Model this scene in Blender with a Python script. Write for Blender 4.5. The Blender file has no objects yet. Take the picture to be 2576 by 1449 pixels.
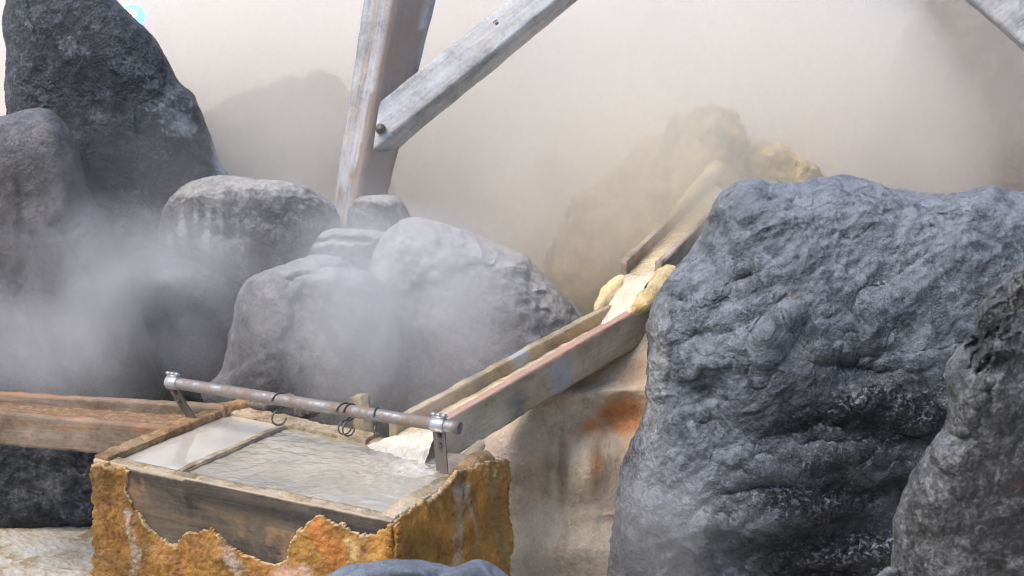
import bpy, math
import numpy as np
from mathutils import Vector

S = bpy.context.scene
COL = S.collection
rng = np.random.default_rng(7)

# ------------------------------------------------------------------ camera
PITCH = math.radians(14.0)
EYE = np.array([0.0, 0.0, 2.05])
FPX, CX, CY = 3220.0, 1288.0, 724.5          # measured on a 2576 x 1449 view of the place
FWD = np.array([0, math.cos(PITCH), -math.sin(PITCH)])
UPV = np.array([0, math.sin(PITCH), math.cos(PITCH)])

def at(px, py, Y=None, Z=None):
    """survey helper: the point seen at (px, py) whose depth is Y (or height is Z)"""
    d = FWD + np.array([1.0, 0, 0]) * (px - CX) / FPX - UPV * (py - CY) / FPX
    t = Y / d[1] if Y is not None else (Z - EYE[2]) / d[2]
    return EYE + d * t

def at_plane(px, py, p0, n):
    d = FWD + np.array([1.0, 0, 0]) * (px - CX) / FPX - UPV * (py - CY) / FPX
    return EYE + d * (np.dot(p0 - EYE, n) / np.dot(d, n))

cam = bpy.data.cameras.new("camera")
camo = bpy.data.objects.new("camera", cam)
COL.objects.link(camo)
camo.location = EYE
camo.rotation_euler = (math.pi / 2 - PITCH, 0, 0)
cam.sensor_width = 36
cam.lens = 45
cam.clip_start = 0.05
cam.clip_end = 2000
cam.dof.use_dof = True
cam.dof.focus_distance = 3.9
cam.dof.aperture_fstop = 7.0
S.camera = camo

# ------------------------------------------------------------------ noise
def _hash(ix, iy, iz, seed):
    h = (ix.astype(np.int64) * 374761393 + iy.astype(np.int64) * 668265263 +
         iz.astype(np.int64) * 2147483647 + seed * 974634777) & 0xFFFFFFFF
    h = ((h ^ (h >> 13)) * 1274126177) & 0xFFFFFFFF
    h = ((h ^ (h >> 16)) * 2246822519) & 0xFFFFFFFF
    h = h ^ (h >> 15)
    return (h & 0xFFFFFF).astype(np.float64) / float(0xFFFFFF)

def vnoise(p, seed=0):
    i = np.floor(p).astype(np.int64)
    f = p - i
    w = f * f * f * (f * (f * 6 - 15) + 10)
    r = 0
    for dx in (0, 1):
        for dy in (0, 1):
            for dz in (0, 1):
                c = _hash(i[:, 0] + dx, i[:, 1] + dy, i[:, 2] + dz, seed)
                wx = w[:, 0] if dx else 1 - w[:, 0]
                wy = w[:, 1] if dy else 1 - w[:, 1]
                wz = w[:, 2] if dz else 1 - w[:, 2]
                r = r + c * wx * wy * wz
    return r * 2 - 1

ROT = np.array([[0.36, 0.48, -0.8], [-0.8, 0.6, 0.0], [0.48, 0.64, 0.6]])

def fbm(p, octv=5, seed=0, gain=0.5, ridged=False):
    a, s, tot = 1.0, 0, 0
    q = np.array(p, dtype=np.float64)
    for k in range(octv):
        n = vnoise(q, seed + k * 17)
        if ridged:
            n = 1 - 2 * np.abs(n)
        s = s + a * n
        tot += a
        a *= gain
        q = (q @ ROT.T) * 2.03 + 3.7
    return s / tot

def worley(p, seed=0):
    i = np.floor(p).astype(np.int64)
    best = np.full(len(p), 9.0)
    for dx in (-1, 0, 1):
        for dy in (-1, 0, 1):
            for dz in (-1, 0, 1):
                c = i + np.array([dx, dy, dz])
                o = np.stack([_hash(c[:, 0], c[:, 1], c[:, 2], seed + k) for k in (1, 2, 3)], 1)
                best = np.minimum(best, ((c + o - p) ** 2).sum(1))
    return np.sqrt(best)

def sstep(a, b, x):
    t = np.clip((x - a) / (b - a), 0, 1)
    return t * t * (3 - 2 * t)

# ------------------------------------------------------------------ mesh helpers
def link_mesh(name, verts, faces, mat, parent=None, smooth=True, tint=None):
    me = bpy.data.meshes.new(name)
    verts = np.asarray(verts, dtype=np.float32)
    if isinstance(faces, np.ndarray):
        nf, k = faces.shape
        me.vertices.add(len(verts))
        me.vertices.foreach_set("co", verts.ravel())
        me.loops.add(nf * k)
        me.loops.foreach_set("vertex_index", faces.astype(np.int32).ravel())
        me.polygons.add(nf)
        me.polygons.foreach_set("loop_start", np.arange(0, nf * k, k, dtype=np.int32))
    else:
        me.from_pydata([tuple(map(float, v)) for v in verts], [], faces)
    me.update(calc_edges=True)
    me.polygons.foreach_set("use_smooth", np.full(len(me.polygons), smooth, dtype=bool))
    if tint is not None:
        at_ = me.color_attributes.new("tint", 'FLOAT_COLOR', 'POINT')
        at_.data.foreach_set("color", np.asarray(tint, dtype=np.float32).ravel())
    me.update()
    o = bpy.data.objects.new(name, me)
    COL.objects.link(o)
    if mat:
        me.materials.append(mat)
    if parent is not None:
        o.parent = parent
        o.matrix_parent_inverse = parent.matrix_world.inverted()
    return o

def thing(name, loc):
    o = bpy.data.objects.new(name, None)
    o.empty_display_size = 0.05
    COL.objects.link(o)
    o.location = Vector([float(c) for c in loc])
    bpy.context.view_layer.update()
    return o

def tag(o, label=None, cat=None, group=None, kind=None):
    if label: o["label"] = label
    if cat: o["category"] = cat
    if group: o["group"] = group
    if kind: o["kind"] = kind
    return o

def normals(v, f):
    a, b, c, d = (v[f[:, k]] for k in range(4))
    n = np.cross(c - a, d - b)
    out = np.zeros_like(v)
    for k in range(4):
        for ax in range(3):
            out[:, ax] += np.bincount(f[:, k], weights=n[:, ax], minlength=len(v))
    return out / (np.linalg.norm(out, axis=1, keepdims=True) + 1e-12)

def hexa_grid(c, n):
    """closed box surface through 8 corners (bottom 0-3 anticlockwise, top 4-7), n cells per axis"""
    c = np.asarray(c, dtype=float)
    nx, ny, nz = n
    idx, verts, faces = {}, [], []
    def vid(i, j, k):
        key = (i, j, k)
        if key not in idx:
            idx[key] = len(verts)
            u, v, w = i / nx, j / ny, k / nz
            b = c[0] * (1-u)*(1-v) + c[1] * u*(1-v) + c[2] * u*v + c[3] * (1-u)*v
            t = c[4] * (1-u)*(1-v) + c[5] * u*(1-v) + c[6] * u*v + c[7] * (1-u)*v
            verts.append(b * (1 - w) + t * w)
        return idx[key]
    for i in range(nx):
        for j in range(ny):
            faces.append((vid(i,j,0), vid(i,j+1,0), vid(i+1,j+1,0), vid(i+1,j,0)))
            faces.append((vid(i,j,nz), vid(i+1,j,nz), vid(i+1,j+1,nz), vid(i,j+1,nz)))
    for i in range(nx):
        for k in range(nz):
            faces.append((vid(i,0,k), vid(i+1,0,k), vid(i+1,0,k+1), vid(i,0,k+1)))
            faces.append((vid(i,ny,k), vid(i,ny,k+1), vid(i+1,ny,k+1), vid(i+1,ny,k)))
    for j in range(ny):
        for k in range(nz):
            faces.append((vid(0,j,k), vid(0,j,k+1), vid(0,j+1,k+1), vid(0,j+1,k)))
            faces.append((vid(nx,j,k), vid(nx,j+1,k), vid(nx,j+1,k+1), vid(nx,j,k+1)))
    return np.array(verts), np.array(faces, dtype=np.int32)

def rough_box(name, corners, mat, parent=None, cell=0.012, amp=0.003, freq=18, seed=1, octv=4, tintf=None, lump=0.0, lumpf=40, ridged=False):
    c = np.asarray(corners, dtype=float)
    def ncell(a, b): return int(max(2, min(160, round(np.linalg.norm(a - b) / cell))))
    n = (ncell(c[0], c[1]), ncell(c[0], c[3]), ncell(c[0], c[4]))
    v, f = hexa_grid(c, n)
    nn = normals(v, f)
    d = amp * fbm(v * freq, octv, seed, ridged=ridged)
    if lump:
        d = d + lump * (0.6 - worley(v * lumpf, seed + 5))
    v = v + nn * d[:, None]
    t = tintf(v) if tintf else None
    return link_mesh(name, v, f, mat, parent, True, t)

def bar(a, b, w, h, up=(0, 0, 1), side=0.0):
    """eight corners of a beam whose TOP edge centre runs a -> b, width w, height h hanging down"""
    a, b, up = (np.asarray(x, dtype=float) for x in (a, b, up))
    d = (b - a) / np.linalg.norm(b - a)
    s = np.cross(up, d); s /= np.linalg.norm(s)          # to the left of the direction
    u = np.cross(d, s)
    p = []
    for z in (-h, 0.0):
        p += [a - s * (w/2 - side) + u * z, b - s * (w/2 - side) + u * z, b + s * (w/2 + side) + u * z, a + s * (w/2 + side) + u * z]
    return np.array(p)

def frame_along(pts):
    pts = np.asarray(pts, dtype=float)
    t = np.gradient(pts, axis=0)
    t /= np.linalg.norm(t, axis=1, keepdims=True)
    ref = np.array([0, 0, 1.0]) if abs(t[0][2]) < 0.9 else np.array([1.0, 0, 0])
    n = np.cross(t[0], ref); n /= np.linalg.norm(n)
    out = []
    for k in range(len(pts)):
        n = n - t[k] * np.dot(n, t[k]); n /= np.linalg.norm(n)
        out.append((n.copy(), np.cross(t[k], n)))
    return pts, t, out

def tube_geo(pts, r, seg=12, r2=None):
    pts, t, fr = frame_along(pts)
    m = len(pts)
    rr = np.full(m, r) if r2 is None else np.asarray(r2)
    v, f = [], []
    for k in range(m):
        n, b = fr[k]
        for q in range(seg):
            an = 2 * math.pi * q / seg
            v.append(pts[k] + rr[k] * (n * math.cos(an) + b * math.sin(an)))
    for k in range(m - 1):
        for q in range(seg):
            q2 = (q + 1) % seg
            f.append((k*seg+q, k*seg+q2, (k+1)*seg+q2, (k+1)*seg+q))
    f.append(tuple(reversed(range(seg))))
    f.append(tuple((m-1)*seg + q for q in range(seg)))
    return v, f

def merge(parts):
    V, F = [], []
    for v, f in parts:
        o = len(V)
        V += [tuple(x) for x in v]
        F += [tuple(i + o for i in q) for q in f]
    return V, F

def spline(pts, n=12, closed=True):
    p = np.asarray(pts, dtype=float)
    m = len(p)
    out = []
    for i in range(m if closed else m - 1):
        if closed:
            a, b, c, d = p[(i-1) % m], p[i], p[(i+1) % m], p[(i+2) % m]
        else:
            a, b, c, d = p[max(i-1, 0)], p[i], p[i+1], p[min(i+2, m-1)]
        for k in range(n):
            t = k / n
            out.append(0.5 * (2*b + (c-a)*t + (2*a-5*b+4*c-d)*t*t + (-a+3*b-3*c+d)*t**3))
    if not closed:
        out.append(p[-1])
    return np.array(out)

def seg_dist(q, poly):
    """distance of 2-D points q to an open polyline"""
    best = np.full(len(q), 1e9)
    for a, b in zip(poly[:-1], poly[1:]):
        a, b = np.asarray(a, float), np.asarray(b, float)
        ab = b - a
        t = np.clip(((q - a) @ ab) / (ab @ ab + 1e-12), 0, 1)
        best = np.minimum(best, np.linalg.norm(q - (a + t[:, None] * ab), axis=1))
    return best

def blob(q, cx, cy, rx, ry, rot=0.0):
    c, s = math.cos(math.radians(rot)), math.sin(math.radians(rot))
    x, y = q[:, 0] - cx, q[:, 1] - cy
    return np.exp(-(((x*c + y*s) / rx) ** 2 + ((-x*s + y*c) / ry) ** 2))

# ------------------------------------------------------------------ materials
def mat_new(name):
    m = bpy.data.materials.new(name)
    m.use_nodes = True
    nt = m.node_tree
    b = nt.nodes["Principled BSDF"]
    return m, nt, b

class NT:
    def __init__(s, nt): s.nt = nt
    def n(s, t, **kw):
        x = s.nt.nodes.new(t)
        for k, v in kw.items(): setattr(x, k, v)
        return x
    def l(s, a, b): s.nt.links.new(a, b)
    def noise(s, vec, scale, detail=6, rough=0.6, dist=0.0):
        x = s.n("ShaderNodeTexNoise")
        x.inputs["Scale"].default_value = scale
        x.inputs["Detail"].default_value = detail
        x.inputs["Roughness"].default_value = rough
        x.inputs["Distortion"].default_value = dist
        s.l(vec, x.inputs["Vector"])
        return x.outputs["Fac"]
    def ramp(s, fac, stops):
        x = s.n("ShaderNodeValToRGB")
        e = x.color_ramp.elements
        while len(e) < len(stops): e.new(0.5)
        for k, (p, c) in enumerate(stops):
            e[k].position = p
            e[k].color = (c, c, c, 1) if np.isscalar(c) else (*c, 1)
        s.l(fac, x.inputs["Fac"])
        return x.outputs["Color"]
    def math(s, op, a, b=None, clamp=False):
        x = s.n("ShaderNodeMath", operation=op, use_clamp=clamp)
        for k, q in enumerate((a, b)):
            if q is None: continue
            if hasattr(q, "is_linked"): s.l(q, x.inputs[k])
            else: x.inputs[k].default_value = q
        return x.outputs[0]
    def mix(s, fac, a, b, blend='MIX'):
        x = s.n("ShaderNodeMix", data_type='RGBA', blend_type=blend)
        for sock, q in ((x.inputs["Factor"], fac), (x.inputs["A"], a), (x.inputs["B"], b)):
            pass
        ins = [i for i in x.inputs if i.enabled]
        fa, A, B = ins[0], ins[1], ins[2]
        for sock, q in ((fa, fac), (A, a), (B, b)):
            if hasattr(q, "is_linked"): s.l(q, sock)
            elif np.isscalar(q): sock.default_value = q
            else: sock.default_value = (*q, 1)
        return [o for o in x.outputs if o.enabled][0]
    def bump(s, h, strength, dist, prev=None):
        x = s.n("ShaderNodeBump")
        x.inputs["Strength"].default_value = strength
        x.inputs["Distance"].default_value = dist
        s.l(h, x.inputs["Height"])
        if prev is not None: s.l(prev, x.inputs["Normal"])
        return x.outputs["Normal"]

def rock_mat(name, dark, mid, light, scale=1.0, rough=(0.35, 0.75), bump=1.0, speck=0.0, deposit=None, dep_amt=0.6, streak=0.0, spec=0.5, wet=None, glint=0.0, glint_col=(.34, .37, .41), flake=1.0, crack=0.0, crack_scale=3.0):
    m, nt, b = mat_new(name)
    g = NT(nt)
    tc = g.n("ShaderNodeTexCoord").outputs["Object"]
    n1 = g.noise(tc, 2.6 * scale, 7, 0.62, 0.4)
    n2 = g.noise(tc, 14 * scale, 8, 0.7, 0.2)
    n3 = g.noise(tc, 70 * scale, 5, 0.65)
    f = g.math('ADD', g.math('MULTIPLY', n1, 0.36), g.math('ADD', g.math('MULTIPLY', n2, 0.34), g.math('MULTIPLY', n3, 0.32)))
    col = g.ramp(f, [(0.40, dark), (0.51, mid), (0.63, light)])
    n5 = g.noise(tc, 8 * scale, 9, 0.66, 0.9)
    fl = g.ramp(n5, [(0.47, 0.0), (0.53, 1.0)])
    col = g.mix(1.0, col, g.ramp(fl, [(0.0, 1 - .4 * flake), (1.0, 1 + .12 * flake)]), 'MULTIPLY')
    ck = None
    if crack:                                        # a few thin wandering fractures
        nd = g.n("ShaderNodeTexNoise"); nd.inputs["Scale"].default_value = 4.5 * scale; nd.inputs["Detail"].default_value = 6
        g.l(tc, nd.inputs["Vector"])
        va = g.n("ShaderNodeVectorMath", operation='MULTIPLY_ADD')
        g.l(nd.outputs["Color"], va.inputs[0]); va.inputs[1].default_value = (.5, .5, .5); g.l(tc, va.inputs[2])
        vc = g.n("ShaderNodeTexVoronoi", feature='DISTANCE_TO_EDGE'); vc.inputs["Scale"].default_value = crack_scale
        g.l(va.outputs[0], vc.inputs["Vector"])
        ck = g.math('MULTIPLY', g.ramp(vc.outputs["Distance"], [(0.0, 1.0), (0.022, 0.0)]), g.ramp(n1, [(0.48, 0.0), (0.56, 1.0)]))
        col = g.mix(g.math('MULTIPLY', ck, crack), col, tuple(x * .4 for x in dark))
    if streak:
        mp = g.n("ShaderNodeMapping")
        mp.inputs["Scale"].default_value = (26, 26, 2.2)
        g.l(tc, mp.inputs["Vector"])
        st = g.noise(mp.outputs[0], 1.0, 4, 0.6)
        col = g.mix(g.math('MULTIPLY', g.ramp(st, [(0.52, 0.0), (0.72, 1.0)]), streak), col, light)
    # dry mineral dust that has settled on level ledges
    if deposit:
        geo = g.n("ShaderNodeNewGeometry")
        sx = g.n("ShaderNodeSeparateXYZ"); g.l(geo.outputs["Normal"], sx.inputs[0])
        up = g.math('ADD', sx.outputs[2], g.math('MULTIPLY', g.math('SUBTRACT', n2, 0.5), 1.1))
        up = g.ramp(up, [(0.45, 0.0), (0.95, 1.0)])
        col = g.mix(g.math('MULTIPLY', up, dep_amt), col, deposit)
    at_ = g.n("ShaderNodeVertexColor", layer_name="tint")
    brk = g.math('ADD', at_.outputs["Alpha"], g.math('MULTIPLY', g.math('SUBTRACT', n2, 0.5), 0.9))
    brk = g.math('ADD', brk, g.math('MULTIPLY', g.math('SUBTRACT', n3, 0.5), 0.5))
    msk = g.math('MULTIPLY', g.ramp(brk, [(0.25, 0.0), (0.75, 1.0)]), g.ramp(at_.outputs["Alpha"], [(0.02, 0.0), (0.2, 1.0)]))
    tcol = g.mix(0.55, at_.outputs["Color"], g.mix(1.0, at_.outputs["Color"], g.ramp(f, [(0.40, 0.2), (0.62, 2.0)]), 'MULTIPLY'))
    col = g.mix(msk, col, tcol)
    if speck:
        vo = g.n("ShaderNodeTexVoronoi"); vo.inputs["Scale"].default_value = 120
        g.l(tc, vo.inputs["Vector"])
        sp = g.math('MULTIPLY', g.ramp(vo.outputs["Distance"], [(0.10, 1.0), (0.22, 0.0)]), g.ramp(n2, [(0.5, 0.0), (0.62, 1.0)]))
        col = g.mix(g.math('MULTIPLY', sp, speck), col, (0.5, 0.52, 0.55))
    g.l(col, b.inputs["Base Color"])
    rg = g.n("ShaderNodeMapRange")
    rg.inputs[1].default_value = 0.35; rg.inputs[2].default_value = 0.65
    rg.inputs[3].default_value = rough[0]; rg.inputs[4].default_value = rough[1]
    g.l(n2, rg.inputs[0])
    g.l(rg.outputs[0] if wet is None else g.mix(msk, rg.outputs[0], wet), b.inputs["Roughness"])
    b.inputs["Specular IOR Level"].default_value = spec
    if wet is not None: g.l(g.mix(msk, (spec,) * 3, (.12, .12, .12)), b.inputs["Specular IOR Level"])
    h1 = g.bump(n2, 0.8 * bump, 0.035 / scale)
    h1 = g.bump(fl, 0.7 * bump * flake, 0.010 / scale, h1)
    if ck is not None: h1 = g.bump(ck, 0.9, -0.02, h1)
    h2 = g.bump(n3, 0.9 * bump, 0.012 / scale, h1)
    n4 = g.noise(tc, 260, 3, 0.6)
    h3 = g.bump(n4, 0.55 * bump, 0.003, h2)
    if glint:                                        # sky glints painted as pale colour where bumps face up and left
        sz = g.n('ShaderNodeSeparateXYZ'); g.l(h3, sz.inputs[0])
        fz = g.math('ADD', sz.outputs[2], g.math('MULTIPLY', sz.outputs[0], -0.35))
        fm = g.math('MULTIPLY', g.ramp(fz, [(0.45, 0.0), (0.9, 1.0)]), g.math('MULTIPLY', g.ramp(n1, [(0.35, 0.25), (0.6, 1.0)]), glint))
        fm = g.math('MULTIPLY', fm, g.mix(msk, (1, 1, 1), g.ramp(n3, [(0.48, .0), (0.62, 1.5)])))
        g.l(g.mix(fm, col, g.mix(msk, glint_col, tuple(1.35 * x for x in glint_col))), b.inputs['Base Color'])
    g.l(h3, b.inputs["Normal"])
    if wet is not None:                              # a film of condensed water over the stone
        b.inputs["Coat Weight"].default_value = .4
        b.inputs["Coat Roughness"].default_value = .14
        b.inputs["Coat IOR"].default_value = 1.45
        g.l(h3, b.inputs["Coat Normal"])
    return m

def crust_mat(name, base, dark, light, rough=0.75, bump=1.0):
    """mineral crust; the tint layer carries the stains of its own shape"""
    m, nt, b = mat_new(name)
    g = NT(nt)
    tc = g.n("ShaderNodeTexCoord").outputs["Object"]
    n1 = g.noise(tc, 9, 7, 0.65, 0.6)
    n2 = g.noise(tc, 55, 6, 0.7)
    f = g.math('ADD', g.math('MULTIPLY', n1, 0.6), g.math('MULTIPLY', n2, 0.4))
    col = g.ramp(f, [(0.36, dark), (0.5, base), (0.68, light)])
    n0 = g.noise(tc, 3.2, 5, 0.6, 1.2)
    col = g.mix(1.0, col, g.ramp(n0, [(0.35, 0.45), (0.5, 0.95), (0.66, 1.35)]), 'MULTIPLY')
    at_ = g.n("ShaderNodeVertexColor", layer_name="tint")
    brk = g.math('ADD', at_.outputs["Alpha"], g.math('MULTIPLY', g.math('SUBTRACT', n1, 0.5), 0.8))
    brk = g.math('ADD', brk, g.math('MULTIPLY', g.math('SUBTRACT', n2, 0.5), 0.9))
    msk = g.math('MULTIPLY', g.ramp(brk, [(0.25, 0.0), (0.75, 1.0)]), g.ramp(at_.outputs["Alpha"], [(0.02, 0.0), (0.2, 1.0)]))
    tcol = g.mix(0.6, at_.outputs["Color"], g.mix(1.0, at_.outputs["Color"], g.ramp(f, [(0.35, 0.4), (0.65, 1.6)]), 'MULTIPLY'))
    col = g.mix(msk, col, tcol)
    g.l(col, b.inputs["Base Color"])
    b.inputs["Roughness"].default_value = rough
    b.inputs["Specular IOR Level"].default_value = 0.35
    vo = g.n("ShaderNodeTexVoronoi"); vo.inputs["Scale"].default_value = 130
    g.l(tc, vo.inputs["Vector"])
    h1 = g.bump(n2, 0.6 * bump, 0.01)
    h2 = g.bump(vo.outputs["Distance"], 0.45 * bump, -0.005, h1)
    g.l(h2, b.inputs["Normal"])
    return m

def wood_mat(name, dark, mid, light, axis, rough=0.8, grain=1.0, stain=None, stain_amt=0.0):
    """weathered timber: grain stretched along the given world axis"""
    m, nt, b = mat_new(name)
    g = NT(nt)
    tc = g.n("ShaderNodeTexCoord").outputs["Object"]
    mp = g.n("ShaderNodeMapping", vector_type='TEXTURE')
    d = Vector([float(c) for c in axis]).normalized()
    mp.inputs["Rotation"].default_value = d.to_track_quat('X', 'Z').to_euler()
    mp.inputs["Scale"].default_value = (1, 1, 1)
    g.l(tc, mp.inputs["Vector"])
    sc = g.n("ShaderNodeMapping"); sc.inputs["Scale"].default_value = (3.0, 45, 45)
    g.l(mp.outputs[0], sc.inputs["Vector"])
    gr = g.noise(sc.outputs[0], 1.0, 5, 0.65, 0.8)
    n1 = g.noise(tc, 7, 6, 0.6, 0.4)
    n2 = g.noise(tc, 60, 5, 0.65)
    f = g.math('ADD', g.math('MULTIPLY', gr, 0.45 * grain), g.math('ADD', g.math('MULTIPLY', n1, 1.0 - 0.45 * grain - 0.2), g.math('MULTIPLY', n2, 0.2)))
    col = g.ramp(f, [(0.36, dark), (0.5, mid), (0.66, light)])
    if stain:
        n5 = g.noise(sc.outputs[0], 0.45, 4, 0.6, 0.5)
        col = g.mix(g.math('MULTIPLY', g.ramp(g.math('MULTIPLY', n5, g.math('ADD', n1, 0.5)), [(0.5, 0.0), (0.62, 1.0)]), stain_amt), col, stain)
    at_ = g.n("ShaderNodeVertexColor", layer_name="tint")
    brk = g.math('ADD', at_.outputs["Alpha"], g.math('MULTIPLY', g.math('SUBTRACT', f, 0.5), 2.2))
    msk = g.math('MULTIPLY', g.ramp(brk, [(0.25, 0.0), (0.75, 1.0)]), g.ramp(at_.outputs["Alpha"], [(0.02, 0.0), (0.2, 1.0)]))
    col = g.mix(msk, col, at_.outputs["Color"])
    g.l(col, b.inputs["Base Color"])
    b.inputs["Roughness"].default_value = rough
    b.inputs["Specular IOR Level"].default_value = 0.35
    h1 = g.bump(gr, 0.5, 0.008)
    h2 = g.bump(n2, 0.5, 0.006, h1)
    g.l(h2, b.inputs["Normal"])
    return m

def metal_mat(name, col, rust, amt, rough=0.42):
    m, nt, b = mat_new(name)
    g = NT(nt)
    tc = g.n("ShaderNodeTexCoord").outputs["Object"]
    n1 = g.noise(tc, 11, 7, 0.65, 0.5)
    n2 = g.noise(tc, 90, 5, 0.6)
    f = g.ramp(g.math('ADD', g.math('MULTIPLY', n1, 0.7), g.math('MULTIPLY', n2, 0.3)), [(0.5 - 0.12 * amt, 0.0), (0.62 - 0.08 * amt, 1.0)])
    f = g.math('MULTIPLY', f, amt)
    g.l(g.mix(f, col, rust), b.inputs["Base Color"])
    g.l(g.math('SUBTRACT', 0.85, f, True), b.inputs["Metallic"])
    g.l(g.math('ADD', g.math('MULTIPLY', f, 0.4), rough), b.inputs["Roughness"])
    g.l(g.bump(n2, 0.25, 0.002), b.inputs["Normal"])
    return m

def water_mat(name, col, mirror=0.55, rough=0.06, scale=(20, 20, 20), strength=0.3, dist=0.01, rot=0.0, foam=0.0):
    """milky hot-spring water: scattering body under a bright reflecting skin"""
    m, nt, b = mat_new(name)
    g = NT(nt)
    tc = g.n("ShaderNodeTexCoord").outputs["Object"]
    mp = g.n("ShaderNodeMapping"); mp.inputs["Scale"].default_value = scale
    mp.inputs["Rotation"].default_value = (0, 0, rot)
    g.l(tc, mp.inputs["Vector"])
    n1 = g.noise(mp.outputs[0], 1.0, 4, 0.55, 0.9)
    n2 = g.noise(tc, 5, 4, 0.5, 0.5)
    c = g.mix(g.math('MULTIPLY', g.ramp(n2, [(0.4, 0.0), (0.65, 1.0)]), 0.45), col, tuple(x * 0.6 for x in col))
    if foam:
        n3 = g.noise(mp.outputs[0], 1.7, 5, 0.6, 0.5)
        c = g.mix(g.math('MULTIPLY', g.ramp(n3, [(0.48, 0.0), (0.62, 1.0)]), foam), c, (0.85, 0.8, 0.68))
    g.l(c, b.inputs["Base Color"])
    b.inputs["Roughness"].default_value = rough
    b.inputs["IOR"].default_value = 1.4
    b.inputs["Metallic"].default_value = mirror
    fo = g.n("ShaderNodeVertexColor", layer_name="tint")
    n6 = g.noise(tc, 45, 5, 0.65, 0.5)
    fm = g.ramp(g.math('ADD', fo.outputs["Alpha"], g.math('MULTIPLY', g.math('SUBTRACT', n6, 0.5), 1.2)), [(0.45, 0.0), (0.75, 1.0)])
    fm = g.math('MULTIPLY', fm, g.ramp(fo.outputs["Alpha"], [(0.05, 0.0), (0.3, 1.0)]))
    g.l(g.mix(fm, c, (.82, .76, .64)), b.inputs["Base Color"])
    if strength:
        g.l(g.bump(n1, strength, dist), b.inputs["Normal"])
    return m

def steam_mat(name, density, seed, scale=1.6, col=(1, 1, 1), lo=0.35, hi=0.7, soft=1.3, aniso=0.2):
    m = bpy.data.materials.new(name)
    m.use_nodes = True
    nt = m.node_tree
    nt.nodes.clear()
    g = NT(nt)
    out = g.n("ShaderNodeOutputMaterial")
    pv = g.n("ShaderNodeVolumePrincipled")
    pv.inputs["Color"].default_value = (*col, 1)
    pv.inputs["Anisotropy"].default_value = aniso
    g.l(pv.outputs[0], out.inputs["Volume"])
    tco = g.n("ShaderNodeTexCoord")
    ln = g.n("ShaderNodeVectorMath", operation='LENGTH')
    g.l(tco.outputs["Object"], ln.inputs[0])
    fall = g.math('POWER', g.math('SUBTRACT', 1.0, g.math('MULTIPLY', ln.outputs["Value"], ln.outputs["Value"]), True), soft)
    geo = g.n("ShaderNodeNewGeometry")
    mp = g.n("ShaderNodeMapping")
    mp.inputs["Location"].default_value = (seed * 3.1, seed * 1.7, seed * 0.9)
    mp.inputs["Scale"].default_value = (1.0, 1.0, 0.75)
    g.l(geo.outputs["Position"], mp.inputs["Vector"])
    ns = g.noise(mp.outputs[0], scale, 4, 0.55, 0.5)
    d = g.math('MULTIPLY', g.math('MULTIPLY', fall, g.ramp(ns, [(lo, 0.0), (hi, 1.0)])), density)
    g.l(d, pv.inputs["Density"])
    return m

# ------------------------------------------------------------------ rocks
def disc_grid(N):
    a = np.linspace(-1, 1, N + 1)
    X, Yv = np.meshgrid(a, a, indexing='ij')
    r = np.where(np.abs(X) > np.abs(Yv), X, Yv)
    with np.errstate(divide='ignore', invalid='ignore'):
        phi = np.where(np.abs(X) > np.abs(Yv), (math.pi / 4) * (Yv / np.where(X == 0, 1, X)),
                       math.pi / 2 - (math.pi / 4) * (X / np.where(Yv == 0, 1, Yv)))
    neg = r < 0
    th = np.where(neg, phi + math.pi, phi)
    return np.abs(r), th

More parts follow.
